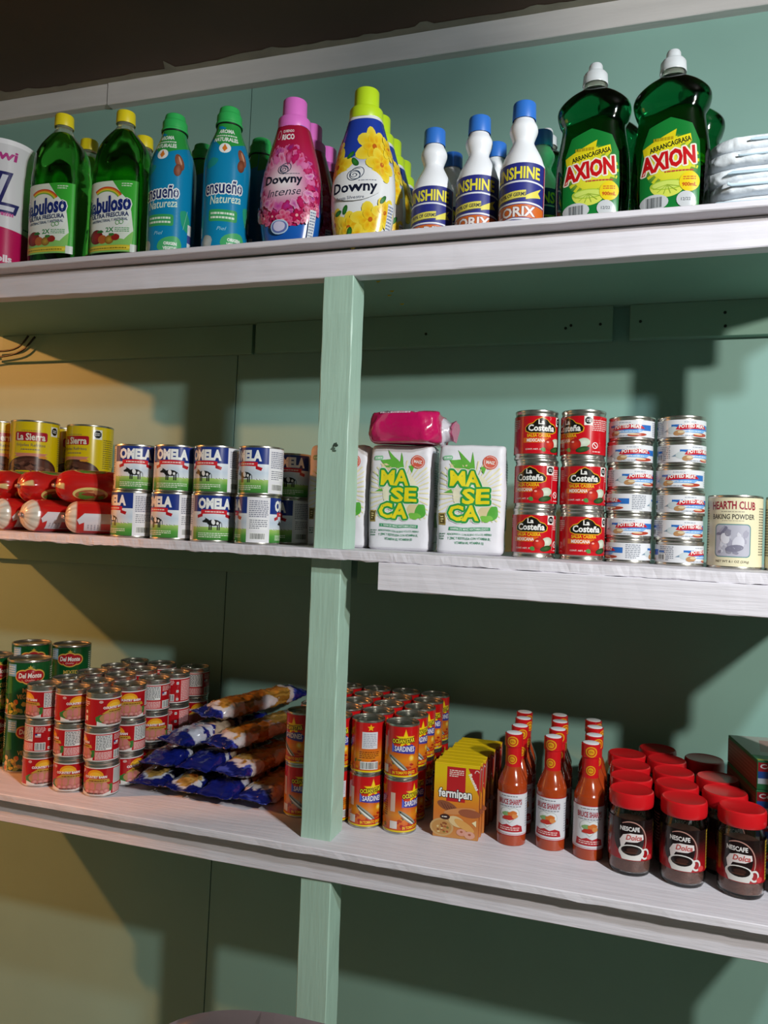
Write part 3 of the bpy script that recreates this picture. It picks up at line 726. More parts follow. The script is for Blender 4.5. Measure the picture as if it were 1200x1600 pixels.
# tear-drop softener bottles
LD = Loft([(0, .038, .027), (.004, .0425, .031), (.02, .0465, .033), (.05, .0510, .0350), (.08, .0525, .0355), (.11, .0505, .0345), (.14, .0455, .0325), (.17, .0375, .0295), (.19, .0315, .0270), (.205, .0272, .0255)], 2.3)
def drop_kind(art, capm, body):
    parts = [('bottle', LD.mesh('drop_body', body), None), ('label', art.build(LD.wrap(.0510), 'drop_sleeve', M_PRINTG, 51*PI/22, 7), None),
             ('cap', lathe([(.0270, .203), (.0275, .204), (.0272, .2205), (.0262, .2220), (.0205, .2230), (.0200, .2530), (.0190, .2545), (.0170, .2550), (0, .2545)], 36, 'cap', capm, False), None)]
    return Kind('softener_bottle', 'bottle', parts)
def swirl(A, u, v, s, col, w=1.1):
    A.ring(u+1.6*s, v+1.2*s, 6.2*s, 8.0*s, w, col, -38); A.ring(u-1.6*s, v-1.0*s, 6.4*s, 6.4*s, w, col); p = []
    for i in range(26): t = i*.42; q = (4.6 - i*.16)*s; p.append((u-.6*s+q*math.cos(t), v-.6*s+q*math.sin(t)))
    A.line(p, w*.8, col)
r = random.Random(21); A = Art(); C = 2*PI*51
A.grad(-C/2, 2, C/2, 204, ['#1a55ae', '#1b62bb', '#1e6cc0', '#b5225e', '#b82260', '#b82258', '#b01c44', '#a8183a'])
for o in (0, C/2):
    A.ell(o, 98, 76, 66, '#c02468', 0, 28, rim='#b3205a')
    for i in range(150):
        t = r.uniform(0, 2*PI); q = r.uniform(.58, 1.0); x, y = 74*q*math.cos(t), 100+66*q*math.sin(t)
        c = r.choice(('#c81c58', '#d4286e', '#b81648', '#a0308e', '#cf4a94', '#8f2f86', '#d23a60'))
        A.blob(o+x, y, r.uniform(4, 9), r.uniform(3, 7), c, i, .45, 14, r.uniform(0, 180), rim=r.choice(('#e77aa8', '#b3164e', '#d86aa6', '#9c1c50')))
    A.blob(o, 106, 46, 42, '#fbf6fa', 5, .14, 30, 0, rim='#c94e90')
    for i in range(26):
        t = 2*PI*i/26; A.blob(o+46*math.cos(t), 106+41*math.sin(t), 9, 6, r.choice(('#d23a78', '#b83a96', '#c8286a', '#e07ab0')), i+7, .5, 14, math.degrees(t), rim=r.choice(('#e9a6cc', '#b8165a', '#d870aa')))
    for i in range(44):
        t = r.uniform(3.3, 6.1); x, y = 62*math.cos(t), 70+26*math.sin(t)
        A.flower(o+x, y+r.uniform(-5, 5), r.uniform(7, 11), r.choice(('#c8184e', '#b81a56', '#d4306e')), r.choice(('#e06a94', '#a8124a', '#e88aa8')), '#f0b0b4', 5, r.uniform(0, 72), i+90)
    swirl(A, o, 127, 1.15, '#3a4a63'); A.text('Downy', o-2, 108, 60, 18, '#1d2236', .025); A.text('Intense', o, 89, 52, 13, '#2a2f44', .0, shear=.35, rot=3)
    A.lines(o-2, 117.5, o+24, 119.3, 1, '#5a6078', 1); A.text('RICO', o+2, 183, 26, 9, '#f6eef0', .04); A.text('QUIENDO', o+2, 193, 26, 5, '#f6dfe4', .03); A.ring(o-21, 188, 6, 8, 1, '#f0d0d8')
    A.ell(o-4, 31, 13, 12, '#bcd7f0'); A.ell(o-4, 31, 11, 10, '#6a78b8'); A.ell(o-4, 32, 8, 8, '#d8d2f0'); A.rect(o+44, 10, o+58, 60, '#dfe4ea'); A.lines(o+45, 12, o+57, 58, 10, '#7c88a4', .9, 4)
K_DPINK = drop_kind(A, M_PCAP, M_BLUEPL)
A = Art(); A.grad(-C/2, 2, C/2, 204, ['#e9ebf0', '#eceef2', '#eef0f4', '#eef0f4', '#eceef2', '#3a56b8', '#2340a8', '#1d3494'])
for o in (0, C/2):
    A.poly([(o-52, 140), (o-20, 128), (o+6, 142), (o+50, 120), (o+60, 204), (o-60, 204)], '#2542aa')
    for x, y, q, s in ((-38, 122, 30, 1), (28, 150, 33, 2), (40, 120, 28, 3), (-42, 30, 26, 4), (-10, 22, 24, 5), (22, 32, 28, 6), (48, 44, 24, 7), (0, 6, 18, 8), (-52, 150, 22, 9), (62, 150, 20, 10)):
        A.flower(o+x, y, q, '#f2c613', '#f7e04a', '#d9781c', 6, s*17, s); A.flower(o+x, y, q*.6, '#e9a815', '#f4cf2a', '#c9641a', 6, s*31, s+40)
    for x, y, a in ((-12, 138, 40), (-4, 126, 120), (-30, 46, 20), (-16, 50, 70), (42, 64, 50), (-8, 14, 80)): A.ell(o+x, y, 8, 4, '#3c8a36', a, 12, rim='#1f5f24')
    A.blob(o-2, 88, 42, 26, '#f1f2f5', 4, .06, 24); swirl(A, o-2, 104, 1.35, '#2a3c58'); A.text('Downy', o-4, 82, 66, 21, '#1b2036', .028); A.lines(o+2, 92.5, o+28, 94.5, 1, '#5a6078', 1)
    A.text('Pureza Silvestre', o-10, 67.5, 40, 5, '#5b6076', .01); A.rect(o+54, 8, o+70, 60, '#e3e6ec'); A.lines(o+55, 10, o+69, 58, 10, '#7c88a4', .9, 4)
A.rect(-C/2, 199, C/2, 204, '#eef0f4')
K_DYEL = drop_kind(A, M_LCAP, M_WPL)

# white bleach bottle
pr = [(.030, 0), (.0325, .003), (.0335, .010), (.0335, .092), (.0325, .100), (.0285, .113), (.0215, .127), (.0170, .136), (.0162, .141), (.0185, .148), (.0212, .156), (.0205, .163), (.0165, .171), (.0148, .176)]
body = lathe(spline(pr, 3), 44, 'bleach_body', M_WPL)
A = Art(); R = 33.5; C = 2*PI*R
A.rect(-58, 6, 58, 96, '#2b3187'); 
for k, o in enumerate((0,)):
    A.text('SUNSHINE', o, 81, 84, 17, '#f2e53c', .03); A.line([(-58, 65), (-20, 68), (20, 68), (58, 65)], 2.6, '#e8e9f2')
    A.poly([(-46, 51), (20, 55), (20, 47), (46, 60), (40, 52), (46, 46), (20, 41), (20, 44), (-46, 40)], '#e9dc5a'); A.text('KILLS 99.9% OF GERMS', -10, 48, 60, 5.4, '#2b2f45', .02, rot=2); A.lines(-30, 40, 12, 43, 1, '#5a5a30', 1)
    A.line([(-58, 33), (-20, 36), (20, 36), (58, 33)], 2.6, '#e8e9f2'); A.poly([(-58, 12), (-58, 30), (-20, 33.5), (20, 33.5), (58, 30), (58, 12), (0, 15)], '#d86a24'); A.text('CLORIX', -4, 23, 76, 14, '#f1e8e4', .03, outline='#7a3a52', owt=.03)
    A.line([(-58, 9), (0, 13), (58, 9)], 2.4, '#e8e9f2'); A.rect(54, 6, 58, 96, '#b2304a'); A.rect(-58, 6, -54, 96, '#b2304a')
K_BLE = Kind('bleach_bottle', 'bottle', [('bottle', body, None), ('label', A.build(s_cyl(.0335), 'bleach_label', M_PRINT, R*PI/22), None), ('cap', cap(.0178, .0172, .1735, .2000, M_BCAP), None)])

# dish soap
LA = Loft([(0, .044, .028), (.004, .050, .032), (.02, .0525, .0345), (.06, .0535, .0350), (.10, .0520, .0340), (.13, .0475, .0325), (.148, .0455, .0320), (.160, .0500, .0340), (.172, .0530, .0355), (.182, .0500, .0345), (.193, .0385, .0300), (.203, .0230, .0210), (.207, .0175, .0175)], 2.5)
A = Art(); A.poly([(-38, 6), (-39, 60), (-36, 100), (-28, 125), (0, 136), (28, 125), (38, 100), (40, 60), (39, 6)], '#157a33')
A.ell(2, 72, 37, 40, '#e8e03a', 0, 28, rim='#157a33')
A.rays(2, 72, 22, 14, 36, .10, '#cdd02e')
A.ell(2, 70, 27, 25, '#e9e23c', 0, 24, rim='#d9d634')
A.poly([(-36, 96), (8, 118), (6, 104), (-34, 84)], '#e0cf1e'); A.poly([(-30, 95), (26, 110), (28, 99), (-30, 84)], '#e6d820'); A.lines(-22, 101, 4, 110, 1, '#b09a1a', 1)
A.text('ARRANCAGRASA', 0, 97, 54, 7, '#26301a', .03, rot=13, shear=.1)
A.text('AXION', -2, 75, 70, 23, '#c4161c', .05, outline='#f1ead8', halo=2.0, rot=9, shear=.12); A.lines(-6, 56, 32, 60, 1, '#c04a40', 1)
A.ell(-2, 40, 23, 17, '#d7e05a', 0, 24, 180, 360); A.ell(-2, 40, 23, 7, '#a9c63a'); A.ell(-2, 40, 20, 5.6, '#cfe06a')
for i in range(6): t = math.radians(200 + i*28); A.line([(-2, 40), (-2+19*math.cos(t), 40+13*math.sin(t))], 1.0, '#9fb93a')
A.ell(26, 42, 13, 14, '#e9cf1c'); A.text('900mL', 26, 38, 18, 5, '#c23a1c', .03); A.lines(18, 44, 34, 50, 2, '#c86a2a', 1)
A.ell(-19, 17, 19, 11, '#c9ccd0'); A.bars(-30, 9, -8, 25, 3, '#c9ccd0', '#4c5054'); A.ell(22, 18, 12, 11, '#c9ccd0'); A.text('12/22', 22, 18, 12, 4, '#6a6e72', .02)
nk = lathe([(.0178, .2065), (.0165, .210), (.0155, .212), (.0155, .219), (.0150, .220)], 32, 'neck', M_CLEAR)
cp = lathe([(.0182, .2150), (.0185, .2160), (.0175, .2300), (.0150, .2335), (.0105, .2350), (.0100, .2440), (.0085, .2470), (0, .2475)], 32, 'cap', M_MILKY, False)
K_AX = Kind('dish_soap_bottle', 'bottle', [('bottle', LA.mesh('soap_body', M_DLIQ), None), ('neck', nk, None), ('cap', cp, None), ('label', A.build(LA.surf(), 'soap_label', M_PRINTG, 6, 8), None)])

# ------------------------------------------------------------------ hot sauce, coffee, yeast
M_SAUCE = mat('chilli_sauce', '#9c3a16', 0.18, coat=0.8, var=0.12, vscale=40)
M_SEAL = mat('red_shrink_seal', '#b8141a', 0.3, coat=0.3)
pr = [(.019, 0), (.0222, .0025), (.0230, .008), (.0230, .086), (.0222, .095), (.0185, .106), (.0145, .115), (.0122, .124), (.0118, .134), (.0118, .164)]
body = lathe(spline(pr, 3), 36, 'sauce_body', M_SAUCE)
seal = lathe([(.0133, .1165), (.0128, .122), (.0126, .136), (.0126, .1505), (.0142, .1515), (.0142, .1705), (.0130, .1712), (.0124, .1712)], 32, 'seal', M_SEAL, False)
A = Art(); R = 23.0; C = 2*PI*R
A.rect(-50, 16, 50, 82, '#b3202a'); A.rect(-50, 17.2, 50, 80.8, '#dcdce2'); A.rect(-50, 18.4, 50, 19, '#b3202a'); A.lines(-14, 76, 12, 78.5, 1, '#6b6b78', 1)
A.rrect(-20, 63, 21, 74.5, 3, '#c9c9d2'); A.text("BRUCE SHARP'S", 0, 68.8, 38, 8, '#a3222e', .03); A.lines(-18, 60.5, 18, 62.5, 1, '#44444e', 1)
A.ell(-6, 51, 9.5, 9, '#bfc4c2'); A.ell(6, 51, 9.5, 9, '#bfc4c2'); A.poly([(-14.5, 48), (0, 35), (14.5, 48)], '#bfc4c2'); A.ell(-6, 51, 8.4, 8, '#e3e6e6'); A.ell(6, 51, 8.4, 8, '#e3e6e6'); A.poly([(-13, 48), (0, 37), (13, 48)], '#e3e6e6')
A.blob(-6, 50, 5, 4, '#7fa66a', 1); A.blob(4, 50, 7, 5, '#d0702a', 2); A.blob(-2, 44, 8, 4, '#bb2d22', 3); A.blob(8, 47, 4, 4, '#d98a4a', 4)
A.poly([(-22, 22), (-20, 33), (-12, 31), (-4, 34), (4, 31), (12, 34), (20, 31), (22, 22)], '#b3202a'); A.lines(-16, 24, 16, 30, 2, '#ecc9c6', 1); A.lines(28, 28, 44, 74, 12, '#9a9aa6', .8, 4); A.lines(-46, 28, -30, 74, 12, '#9a9aa6', .8, 6)
seal_surf = lambda u, v, o: (((.0142 if v > .151 else .0127)+o)*math.sin(u/.0127), -((.0142 if v > .151 else .0127)+o)*math.cos(u/.0127), v)
def emblem(o, v, s):
    B = Art(); B.ell(o, v, 8*s, 8*s, '#e0a21e'); B.ring(o, v, 6.2*s, 6.2*s, 1.6*s, '#c23a1c'); B.lines(o-3, v-1.5, o+3, v+1.5, 2, '#a8441a', 1)
    return B.build(seal_surf, 'sauce_emblem', M_PRINTG, 3, 50.5)
K_SAUCE = Kind('hot_sauce_bottle', 'bottle', [('bottle', body, None), ('seal', seal, None), ('label', A.build(s_cyl(.0230), 'sauce_label', M_PRINT, R*PI/22), None),
        ('cap', lathe([(.0122, .1700), (.0122, .1718), (.011, .1722), (0, .1722)], 28, 'cap_top', mat('white_cap', '#dfdfe4', 0.4), False), None), ('emblem', emblem(0, 160.5, 1), 1), ('emblem', emblem(0, 132, .92), 1), ('emblem', emblem(40, 160.5, 1), 1), ('emblem', emblem(40, 132, .92), 1)])

M_GLASS = mat('jar_glass', '#f2f4f2', 0.03, trans=1.0, ior=1.45)
M_COFFEE = mat('instant_coffee', '#8a5c50', 0.8, bump=0.6, bscale=500, var=0.3, vscale=90)
M_RLID = mat('red_jar_lid', '#bd131b', 0.3, bump=0.05, bscale=40, coat=.15)
go = [(.024, 0), (.0285, .0012), (.0305, .005), (.0312, .012), (.0312, .078), (.0300, .086), (.0278, .092), (.0272, .098)]
gi = [(.0258, .098), (.0264, .092), (.0284, .085), (.0296, .077), (.0296, .012), (.0285, .007), (.024, .0045), (0, .0042)]
glass = lathe(go + gi, 40, 'jar_glass', M_GLASS, False)
bm = bmesh.new(); bm.from_mesh(glass); ring0 = [e for e in bm.edges if e.is_boundary]
if ring0: bmesh.ops.contextual_create(bm, geom=ring0)
bmesh.ops.recalc_face_normals(bm, faces=bm.faces); bm.to_mesh(glass); bm.free()
coffee = lathe([(.0236, .0050), (.0282, .0075), (.0292, .0125), (.0292, .068), (.0270, .070), (0, .0715)], 36, 'coffee', M_COFFEE)
lid = lathe([(.0308, .0965), (.0314, .0975), (.0318, .1010), (.0318, .1130), (.0310, .1165), (.0295, .1178), (.0280, .1172), (.0260, .1165), (0, .1160)], 44, 'lid', M_RLID, False)
A = Art(); R = 31.2
A.grad(-72, 24, 72, 82, ['#a8141c', '#98131a', '#5c1216', '#23100f', '#1a0f10']); A.ring(-2, 52, 24, 28, 1.6, '#b98a80', 0, -20, 120); A.ell(-4, 54, 22, 24, '#1d1012')
A.text('NESCAFE', -3, 69, 27, 6, '#e9e6e6', .03); A.poly([(-15, 42), (-17, 52), (-12, 60), (-2, 63), (16, 62), (17, 55), (8, 51), (-8, 50), (-11, 44)], '#e6dcdc'); A.text('Dolca', 3, 57, 22, 7, '#c0504e', .03, shear=.25)
A.ell(0, 36, 18.5, 11, '#e4e2df'); A.poly([(-18.5, 36), (-13, 25), (13, 25), (18.5, 36)], '#dedbd8'); A.ring(20, 34, 7, 8, 2.6, '#e2dfdc'); A.ell(0, 38.5, 14.5, 7, '#1a0e0c'); A.ell(1, 39, 8, 3.4, '#3a201a'); A.ell(-1, 35.4, 9, 1.2, '#4a2a20')
A.ell(28, 29, 5, 4, '#d9484a'); A.rect(40, 26, 66, 80, '#c9a53a'); A.lines(42, 28, 64, 78, 12, '#5a3a12', .8, 4); A.lines(-66, 30, -40, 76, 10, '#c88a84', .8, 6)
K_COFFEE = Kind('coffee_jar', 'jar', [('jar', glass, None), ('coffee', coffee, None), ('lid', lid, None), ('label', A.build(s_cyl(.0312), 'coffee_label', M_PRINTG, R*PI/22, lift=.0004), None)])

# yeast boxes: 73 x 118 mm, 18 mm deep
M_YBOX = mat('yellow_carton', '#d9b70e', 0.4); M_YSIDE = mat('orange_carton_side', '#b5642a', 0.45)
me = box(-.0365, .0365, 0, .0176, 0, .1180, M_YBOX, 'carton', .0008); me.materials.append(M_YSIDE)
for p in me.polygons:
    if p.center.z < .105 and p.normal.z < .5: p.material_index = 1
A = Art(); A.grad(-36, .5, 36, 117, ['#c98a4a', '#c87838', '#cf7428', '#d9841f', '#e0a51a', '#e2bd14', '#dfc00f'])
A.rect(-16, 58, 14, 113, '#b91f24'); A.lines(-12, 97, 11, 109, 4, '#ecd9cc', .6, 3)
A.poly([(18, 113), (36, 113), (36, 70)], '#b91f24'); A.text('Recetas', 27, 92, 27, 5, '#f3e6dc', .04, rot=-62); A.ring(32, 106, 4, 5, 1.1, '#ecd0c8', 0, 20, 180)
A.text('fermipan', -2, 69, 52, 17.5, '#f3f1ee', .03, outline='#2c2420', halo=1.0)
A.ell(-14, 50, 17, 7, '#8a4f34', -18); 
for i in range(5): A.line([(-24+i*5, 55-i*1.4), (-18+i*5, 46-i*1.4)], 1, '#5a2c1c')
A.ell(6, 44, 26, 5, '#cf8a52', 10); A.ell(22, 42, 18, 6.5, '#9a5436', -3); A.ell(-22, 16, 19, 14, '#c7a06a', 0, 24); A.ell(-22, 16, 16, 11.5, '#bd8a4c')
r = random.Random(3)
for i in range(16): A.blob(-22+r.uniform(-12, 12), 16+r.uniform(-8, 8), 2, 1.6, r.choice(('#7d6a2c', '#a84a28', '#d9c08a', '#8a4a22')), i, .3, 8)
A.ell(2, 27, 14, 8, '#dcbf8c', -20); A.ell(14, 22, 18, 6, '#d9a055', -28); A.ell(10, 11, 8, 5.5, '#d99a86'); A.ell(10, 12, 2.2, 1.6, '#a85a3c'); A.ell(23, 8, 8.5, 6, '#d9a08c'); A.ell(23, 9, 2.4, 1.7, '#a85a3c'); A.poly([(26, 28), (33, 32), (33, 22)], '#ecdcae')
A.ell(-17, 33, 8, 4.4, '#3a1c14'); A.lines(-22, 31.5, -12, 34.5, 1, '#efe6da', 1)
S = Art(); S.poly([(1, 112), (17, 112), (17, 106), (1, 78)], '#c98a92'); S.lines(2, 30, 16, 74, 10, '#8a4520', .8, 3)
K_YEAST = Kind('yeast_box', 'box', [('carton', me, None), ('label', A.build(s_flat(0.0), 'yeast_print', M_PRINT, None), None)])
K_YEAST.parts.append(('side_print', S.build(lambda u, v, o: (.0365+o, u, v), 'yeast_side_print', M_PRINT, None), None))

# ------------------------------------------------------------------ soft goods
def crumple(me, amp, sc, seed=0, keep=None):
    off = Vector((seed*7.3, seed*3.1, seed*1.7))
    for v in me.vertices:
        w = 1.0 if keep is None else keep(v.co)
        p = v.co*sc + off; q = v.co*sc*2.7 + off
        d = Vector((noise.noise(p), noise.noise(p+Vector((31, 0, 0))), noise.noise(p+Vector((0, 47, 0))))) + .45*Vector((noise.noise(q), noise.noise(q+Vector((31, 0, 0))), noise.noise(q+Vector((0, 47, 0)))))
        v.co += d*amp*w
    return me
def paint(me, fn):
    a = me.color_attributes.new('Col', 'FLOAT_COLOR', 'POINT')
    for i, v in enumerate(me.vertices): a.data[i].color = hx(fn(v.co))
    return me
def move(me, M): me.transform(M); return me

# flour bags
LB = Loft([(0, .0500, .0300), (.003, .0530, .0330), (.010, .0540, .0345), (.05, .0548, .0362), (.10, .0550, .0365), (.14, .0545, .0355), (.160, .0535, .0345), (.170, .0530, .0335), (.1745, .0520, .0310), (.1765, .0490, .0240), (.1772, .0430, .0120)], 7.0, 5)
def flour(seed):
    body = LB.mesh('flour_bag', M_BAGP, 72); low = lambda c: 1.0 if c.z > .01 else max(0.0, c.z/.01)
    crumple(body, .0016, 38, seed, low); body.shade_smooth() if hasattr(body, 'shade_smooth') else None
    paint(body, lambda c: '#e9e7ee')
    A = Art(); r = random.Random(2)
    A.rays(2, 96, 40, 10, 60, .035, '#ece3b4', (-49, 52, 48, 150))
    A.ell(2, 96, 30, 34, '#efe9cc', 0, 24)
    A.ell(-18, 142, 15, 9, '#e5d2a8', 20)
    for pts in ([(-26, 138), (-34, 150), (-16, 152), (-6, 138)], [(-10, 138), (-22, 168), (0, 145), (2, 136)], [(-4, 136), (2, 164), (6, 136)], [(-30, 120), (-42, 128), (-28, 112)], [(-30, 104), (-42, 98), (-28, 98)], [(14, 140), (24, 142), (20, 128)]): A.poly(pts, '#63b23f')
    A.poly([(-14, 90), (-10, 98), (-6, 82)], '#63b23f'); A.ell(24, 68, 12, 10, '#e0cf9f', 15); A.blob(36, 66, 8, 13, '#57ad3c', 3, .2, 18, -12); A.blob(26, 58, 10, 6, '#7cc24a', 4, .2)
    for hl, oc in ((4.4, '#eef2ea'), (3.2, '#2a9a45')):
        for t, u, v, w in (('MA', -9, 121, 44), ('SE', 8, 93, 40), ('CA', -10, 66, 44)): A.text(t, u, v, w, 23, oc, .035, outline=oc, halo=hl)
    for t, u, v, w in (('MA', -9, 121, 44), ('SE', 8, 93, 40), ('CA', -10, 66, 44)): A.text(t, u, v, w, 23, '#efdc1e', .035)
    A.rrect(-45, 150, -30, 158, 3, '#8fc9a0'); A.lines(-43, 152, -32, 156, 1, '#e9f2ea', 1); A.ell(29, 148, 11.5, 11.5, '#d9604c'); A.ring(29, 148, 9.8, 9.8, .8, '#f0d9d2'); A.text('MAIZ', 29, 148, 13, 5, '#f3e6e0', .04, rot=-6)
    A.rect(-49, 46, -39, 66, '#a08a4a'); A.rect(-47.6, 48, -40.4, 64, '#5a4a22'); A.lines(-46, 50, -42, 62, 3, '#d9c98a', 1)
    A.rect(-33, 38, 33, 43.5, '#3f9a6a'); A.text('HARINA DE MAIZ NIXTAMALIZADO', 0, 40.8, 60, 3.4, '#e6f0ea', .02)
    for i, (t, w) in enumerate((('ADICIONADA CON ÁCIDO FÓLICO, HIERRO', 70), ('Y ZINC Y RESTITUIDA CON VITAMINA B1,', 68), ('VITAMINA B2, VITAMINA B3', 46))): A.text(t, 0, 32-i*7, w, 4.3, '#4f9a74', .02)
    A.lines(-48, 22, -38, 34, 3, '#6a8a7a', 1)
    la = A.build(LB.surf(), 'flour_print', M_PRINT, 5, 5, lift=.0007); crumple(la, .0016, 38, seed, low)
    S = Art(); S.rect(-10, 40, 18, 66, '#2f9a62'); S.lines(-18, 74, 18, 150, 18, '#7fa08e', .9, 3); S.rect(-20, 14, -19, 38, '#6fae8c'); S.rect(18, 14, 19, 38, '#6fae8c'); S.rect(-20, 14, 19, 15, '#6fae8c')
    ss = lambda u, v, o: (LB.ab(v)[0]*(1-abs(u/.0365)**7)**(1/7)+o, u, v)
    sp = S.build(ss, 'flour_side_print', M_PRINT, 5, 5, lift=.0007); crumple(sp, .0016, 38, seed, low)
    return Kind('flour_bag', 'bag', [('bag', body, None), ('label', la, None), ('side_print', sp, None)])
K_FLOUR = [flour(1), flour(2), flour(3)]

# plastic sausage chubs with gathered ends
def chub(white_end, seed, L=.135, R=.030):
    prof = [(.0028, 0), (.0034, .004), (.0030, .006), (.0110, .0075), (.0200, .0120), (.0262, .0200), (.0292, .0300), (R, .0420)]
    prof = spline(prof, 3); prof = prof + [(R, L*.5)] + [(r_, L-z_) for r_, z_ in prof[::-1]]
    seg = 64; bm = bmesh.new(); rings = []; cl = bm.verts.layers.float_color.new('Col'); rr = random.Random(seed)
    for r_, z_ in prof:
        e = min(z_, L-z_); w = max(0, 1-e/.034); ring = []
        for i in range(seg):
            t = 2*PI*i/seg; k = 1 + w*(.045*math.sin(11*t+seed) + .03*math.sin(17*t+2*seed))*(1 if e > .007 else .3)
            v = bm.verts.new((r_*k*math.sin(t), -r_*k*math.cos(t), z_)); ring.append(v)
            if e < .0065: c = '#c98a80' if white_end else '#cf7a6c'
            elif white_end and e < .026: c = '#e6dccb' if math.sin(11*t+seed) > -.5 else '#cfc3b2'
            else: c = '#c41f1c' if math.sin(11*t+seed)*w > -.55 else '#9a1414'
            if not white_end and e < .022 and math.sin(3*t+seed) > .82: c = '#e3c98a'
            v[cl] = hx(c)
        rings.append(ring)
    for a, b in zip(rings, rings[1:]):
        for i in range(seg): bm.faces.new((a[i], a[(i+1) % seg], b[(i+1) % seg], b[i]))
    bm.faces.new(rings[0][::-1]); bm.faces.new(rings[-1]); bmesh.ops.recalc_face_normals(bm, faces=bm.faces)
    body = finish(bm, 'casing', M_PRINTG)
    A = Art()
    if white_end:
        A.rect(40, 38, 74, 112, '#d6d3da'); A.rect(58, 66, 72, 100, '#d9626a'); A.lines(60, 42, 72, 64, 4, '#a9a7b2', .8, 3); A.bars(58, 101, 72, 110); A.poly([(40, 38), (52, 26), (60, 30), (56, 38)], '#d6d3da')
        A.ell(-45, 66, 14, 26, '#d8b25a'); A.ell(-45, 66, 10, 21, '#7a4a2c')
    else:
        for o in (-46, 8, 62):
            A.ell(o, 66, 13, 30, '#e0c97a', 0, 24); A.ell(o+2, 66, 10.5, 26, '#a8603a'); A.blob(o+4, 58, 6, 16, '#5c8a34', seed, .4); A.blob(o-3, 74, 5, 14, '#c98a5a', seed+2, .4); A.blob(o, 64, 4, 10, '#8a3f28', seed+3, .4); A.blob(o+6, 84, 3, 6, '#79a84a', seed+5, .4)
    la = A.build(s_cyl(R), 'chub_print', M_PRINTG, R*1000*PI/20)
    M = Matrix.Translation((0, 0, R)) @ Matrix.Rotation(-PI/2, 4, 'X')      # axis along +y, resting at z = 0
    move(body, M); move(la, M)
    clip = lathe([(.0032, 0), (.0044, .001), (.0044, .003), (.0032, .004)], 12, 'clip', M_TIN); move(clip, M @ Matrix.Translation((0, 0, .003)))
    return Kind('sausage_chub', 'sausage', [('casing', body, None), ('label', la, None), ('clip', clip, None)])
K_CHW = [chub(True, 1), chub(True, 2)]; K_CHR = [chub(False, 3), chub(False, 4)]

# pasta bags: flattened tubes with crimped ends, lying along +y
def pasta(seed, L, Wd, T, style):
    r = random.Random(seed); n, seg = 90, 48; bm = bmesh.new(); rings = []
    def ab(s):
        e = min(s, 1-s)*L
        b = T/2*min(1, max(0.0, (e-.012)/.035))**.55 + .0008; a = Wd/2*(1 - .10*min(1, max(0, (e-.010)/.05)) + (.04 if e < .012 else 0))
        return a, b
    for i in range(n+1):
        s = i/n; a, b = ab(s); ring = []
        for j in range(seg):
            t = 2*PI*j/seg; c, d = math.sin(t), math.cos(t)
            ring.append(bm.verts.new((a*math.copysign(abs(c)**.8, c), s*L, T/2 + b*math.copysign(abs(d)**.8, d))))
        rings.append(ring)
    for A_, B_ in zip(rings, rings[1:]):
        for j in range(seg): bm.faces.new((A_[j], A_[(j+1) % seg], B_[(j+1) % seg], B_[j]))
    bm.faces.new(rings[0]); bm.faces.new(rings[-1][::-1]); bmesh.ops.recalc_face_normals(bm, faces=bm.faces)
    body = finish(bm, 'pasta_wrapper', M_FOIL)
    def colr(c):
        s = c.y/L + .05*noise.noise(c*60 + Vector((seed, 0, 0))); t = c.x/(Wd/2) + .25*noise.noise(c*70 + Vector((0, seed, 0)))
        if style == 'long':
            if .16 < s < .80 and abs(t) < .8 + .2*math.sin(s*20): return '#b58a3c' if math.sin(c.x*2600 + c.z*1500) > -.2 else '#8a6426'
            if .12 < s < .83: return '#c9c4c8'
            return '#101a66' if (math.sin(s*60+t*2) < .8) else '#3b4aa8'
        if style == 'shell':
            if ((s-.20)/.12)**2 + (t/.7)**2 < 1: return '#b08f4c' if noise.noise(c*170) > -.1 else '#8a6a2e'
            if ((s-.20)/.145)**2 + (t/.85)**2 < 1: return '#c6c9d4'
            if abs(s-.46) < .018: return '#aab0cc'
            return '#101a64'
        if style == 'fold' and abs(s-.2) < .05: return '#b9bccb'
        if abs(s-.30) < .03 or abs(s-.62) < .02: return '#c3c6d6'
        if .36 < s < .55 and t > .1: return '#b3a08a'
        return '#121c6c'
    paint(body, colr); crumple(body, .0036, 52, seed); crumple(body, .0016, 150, seed+3)
    A = Art(); top = lambda u, v, o: (lambda a, b: (u, v, T/2 + b*max(0.0, 1-abs(u/a)**2.5)**.4 + o))(*ab(min(.99, max(.01, v/L))))
    o = L*500
    if style != 'long':
        p = [(-14+i*1.1, o+20+5*math.sin(i*.9)+i*.2) for i in range(26)]; A.line([(a, b) for a, b in p], 4.2, '#d9d6de'); A.line(p, 2.2, '#a8203a'); A.lines(-14, o+20, 12, o+23, 1, '#e9e6ee', 1, seed)
    else:
        A.rect(-9, L*1000*.845, 9, L*1000*.90, '#c9cfe6')
    la = A.build(top, 'pasta_print', M_PRINTG, 5, 5, lift=.0010); crumple(la, .0036, 52, seed); crumple(la, .0016, 150, seed+3)
    return Kind('pasta_bag', 'bag', [('wrapper', body, None), ('print', la, None)])

# ------------------------------------------------------------------ put things on the shelves
def face(x, y, off=0.0): return math.atan2(-x, 1.54 + y) + math.radians(off)
def facef(x, y, off=0.0): return face(x, y, off) + PI/2      # two-fronted sleeves
TOPG = 'bottles on the top shelf'
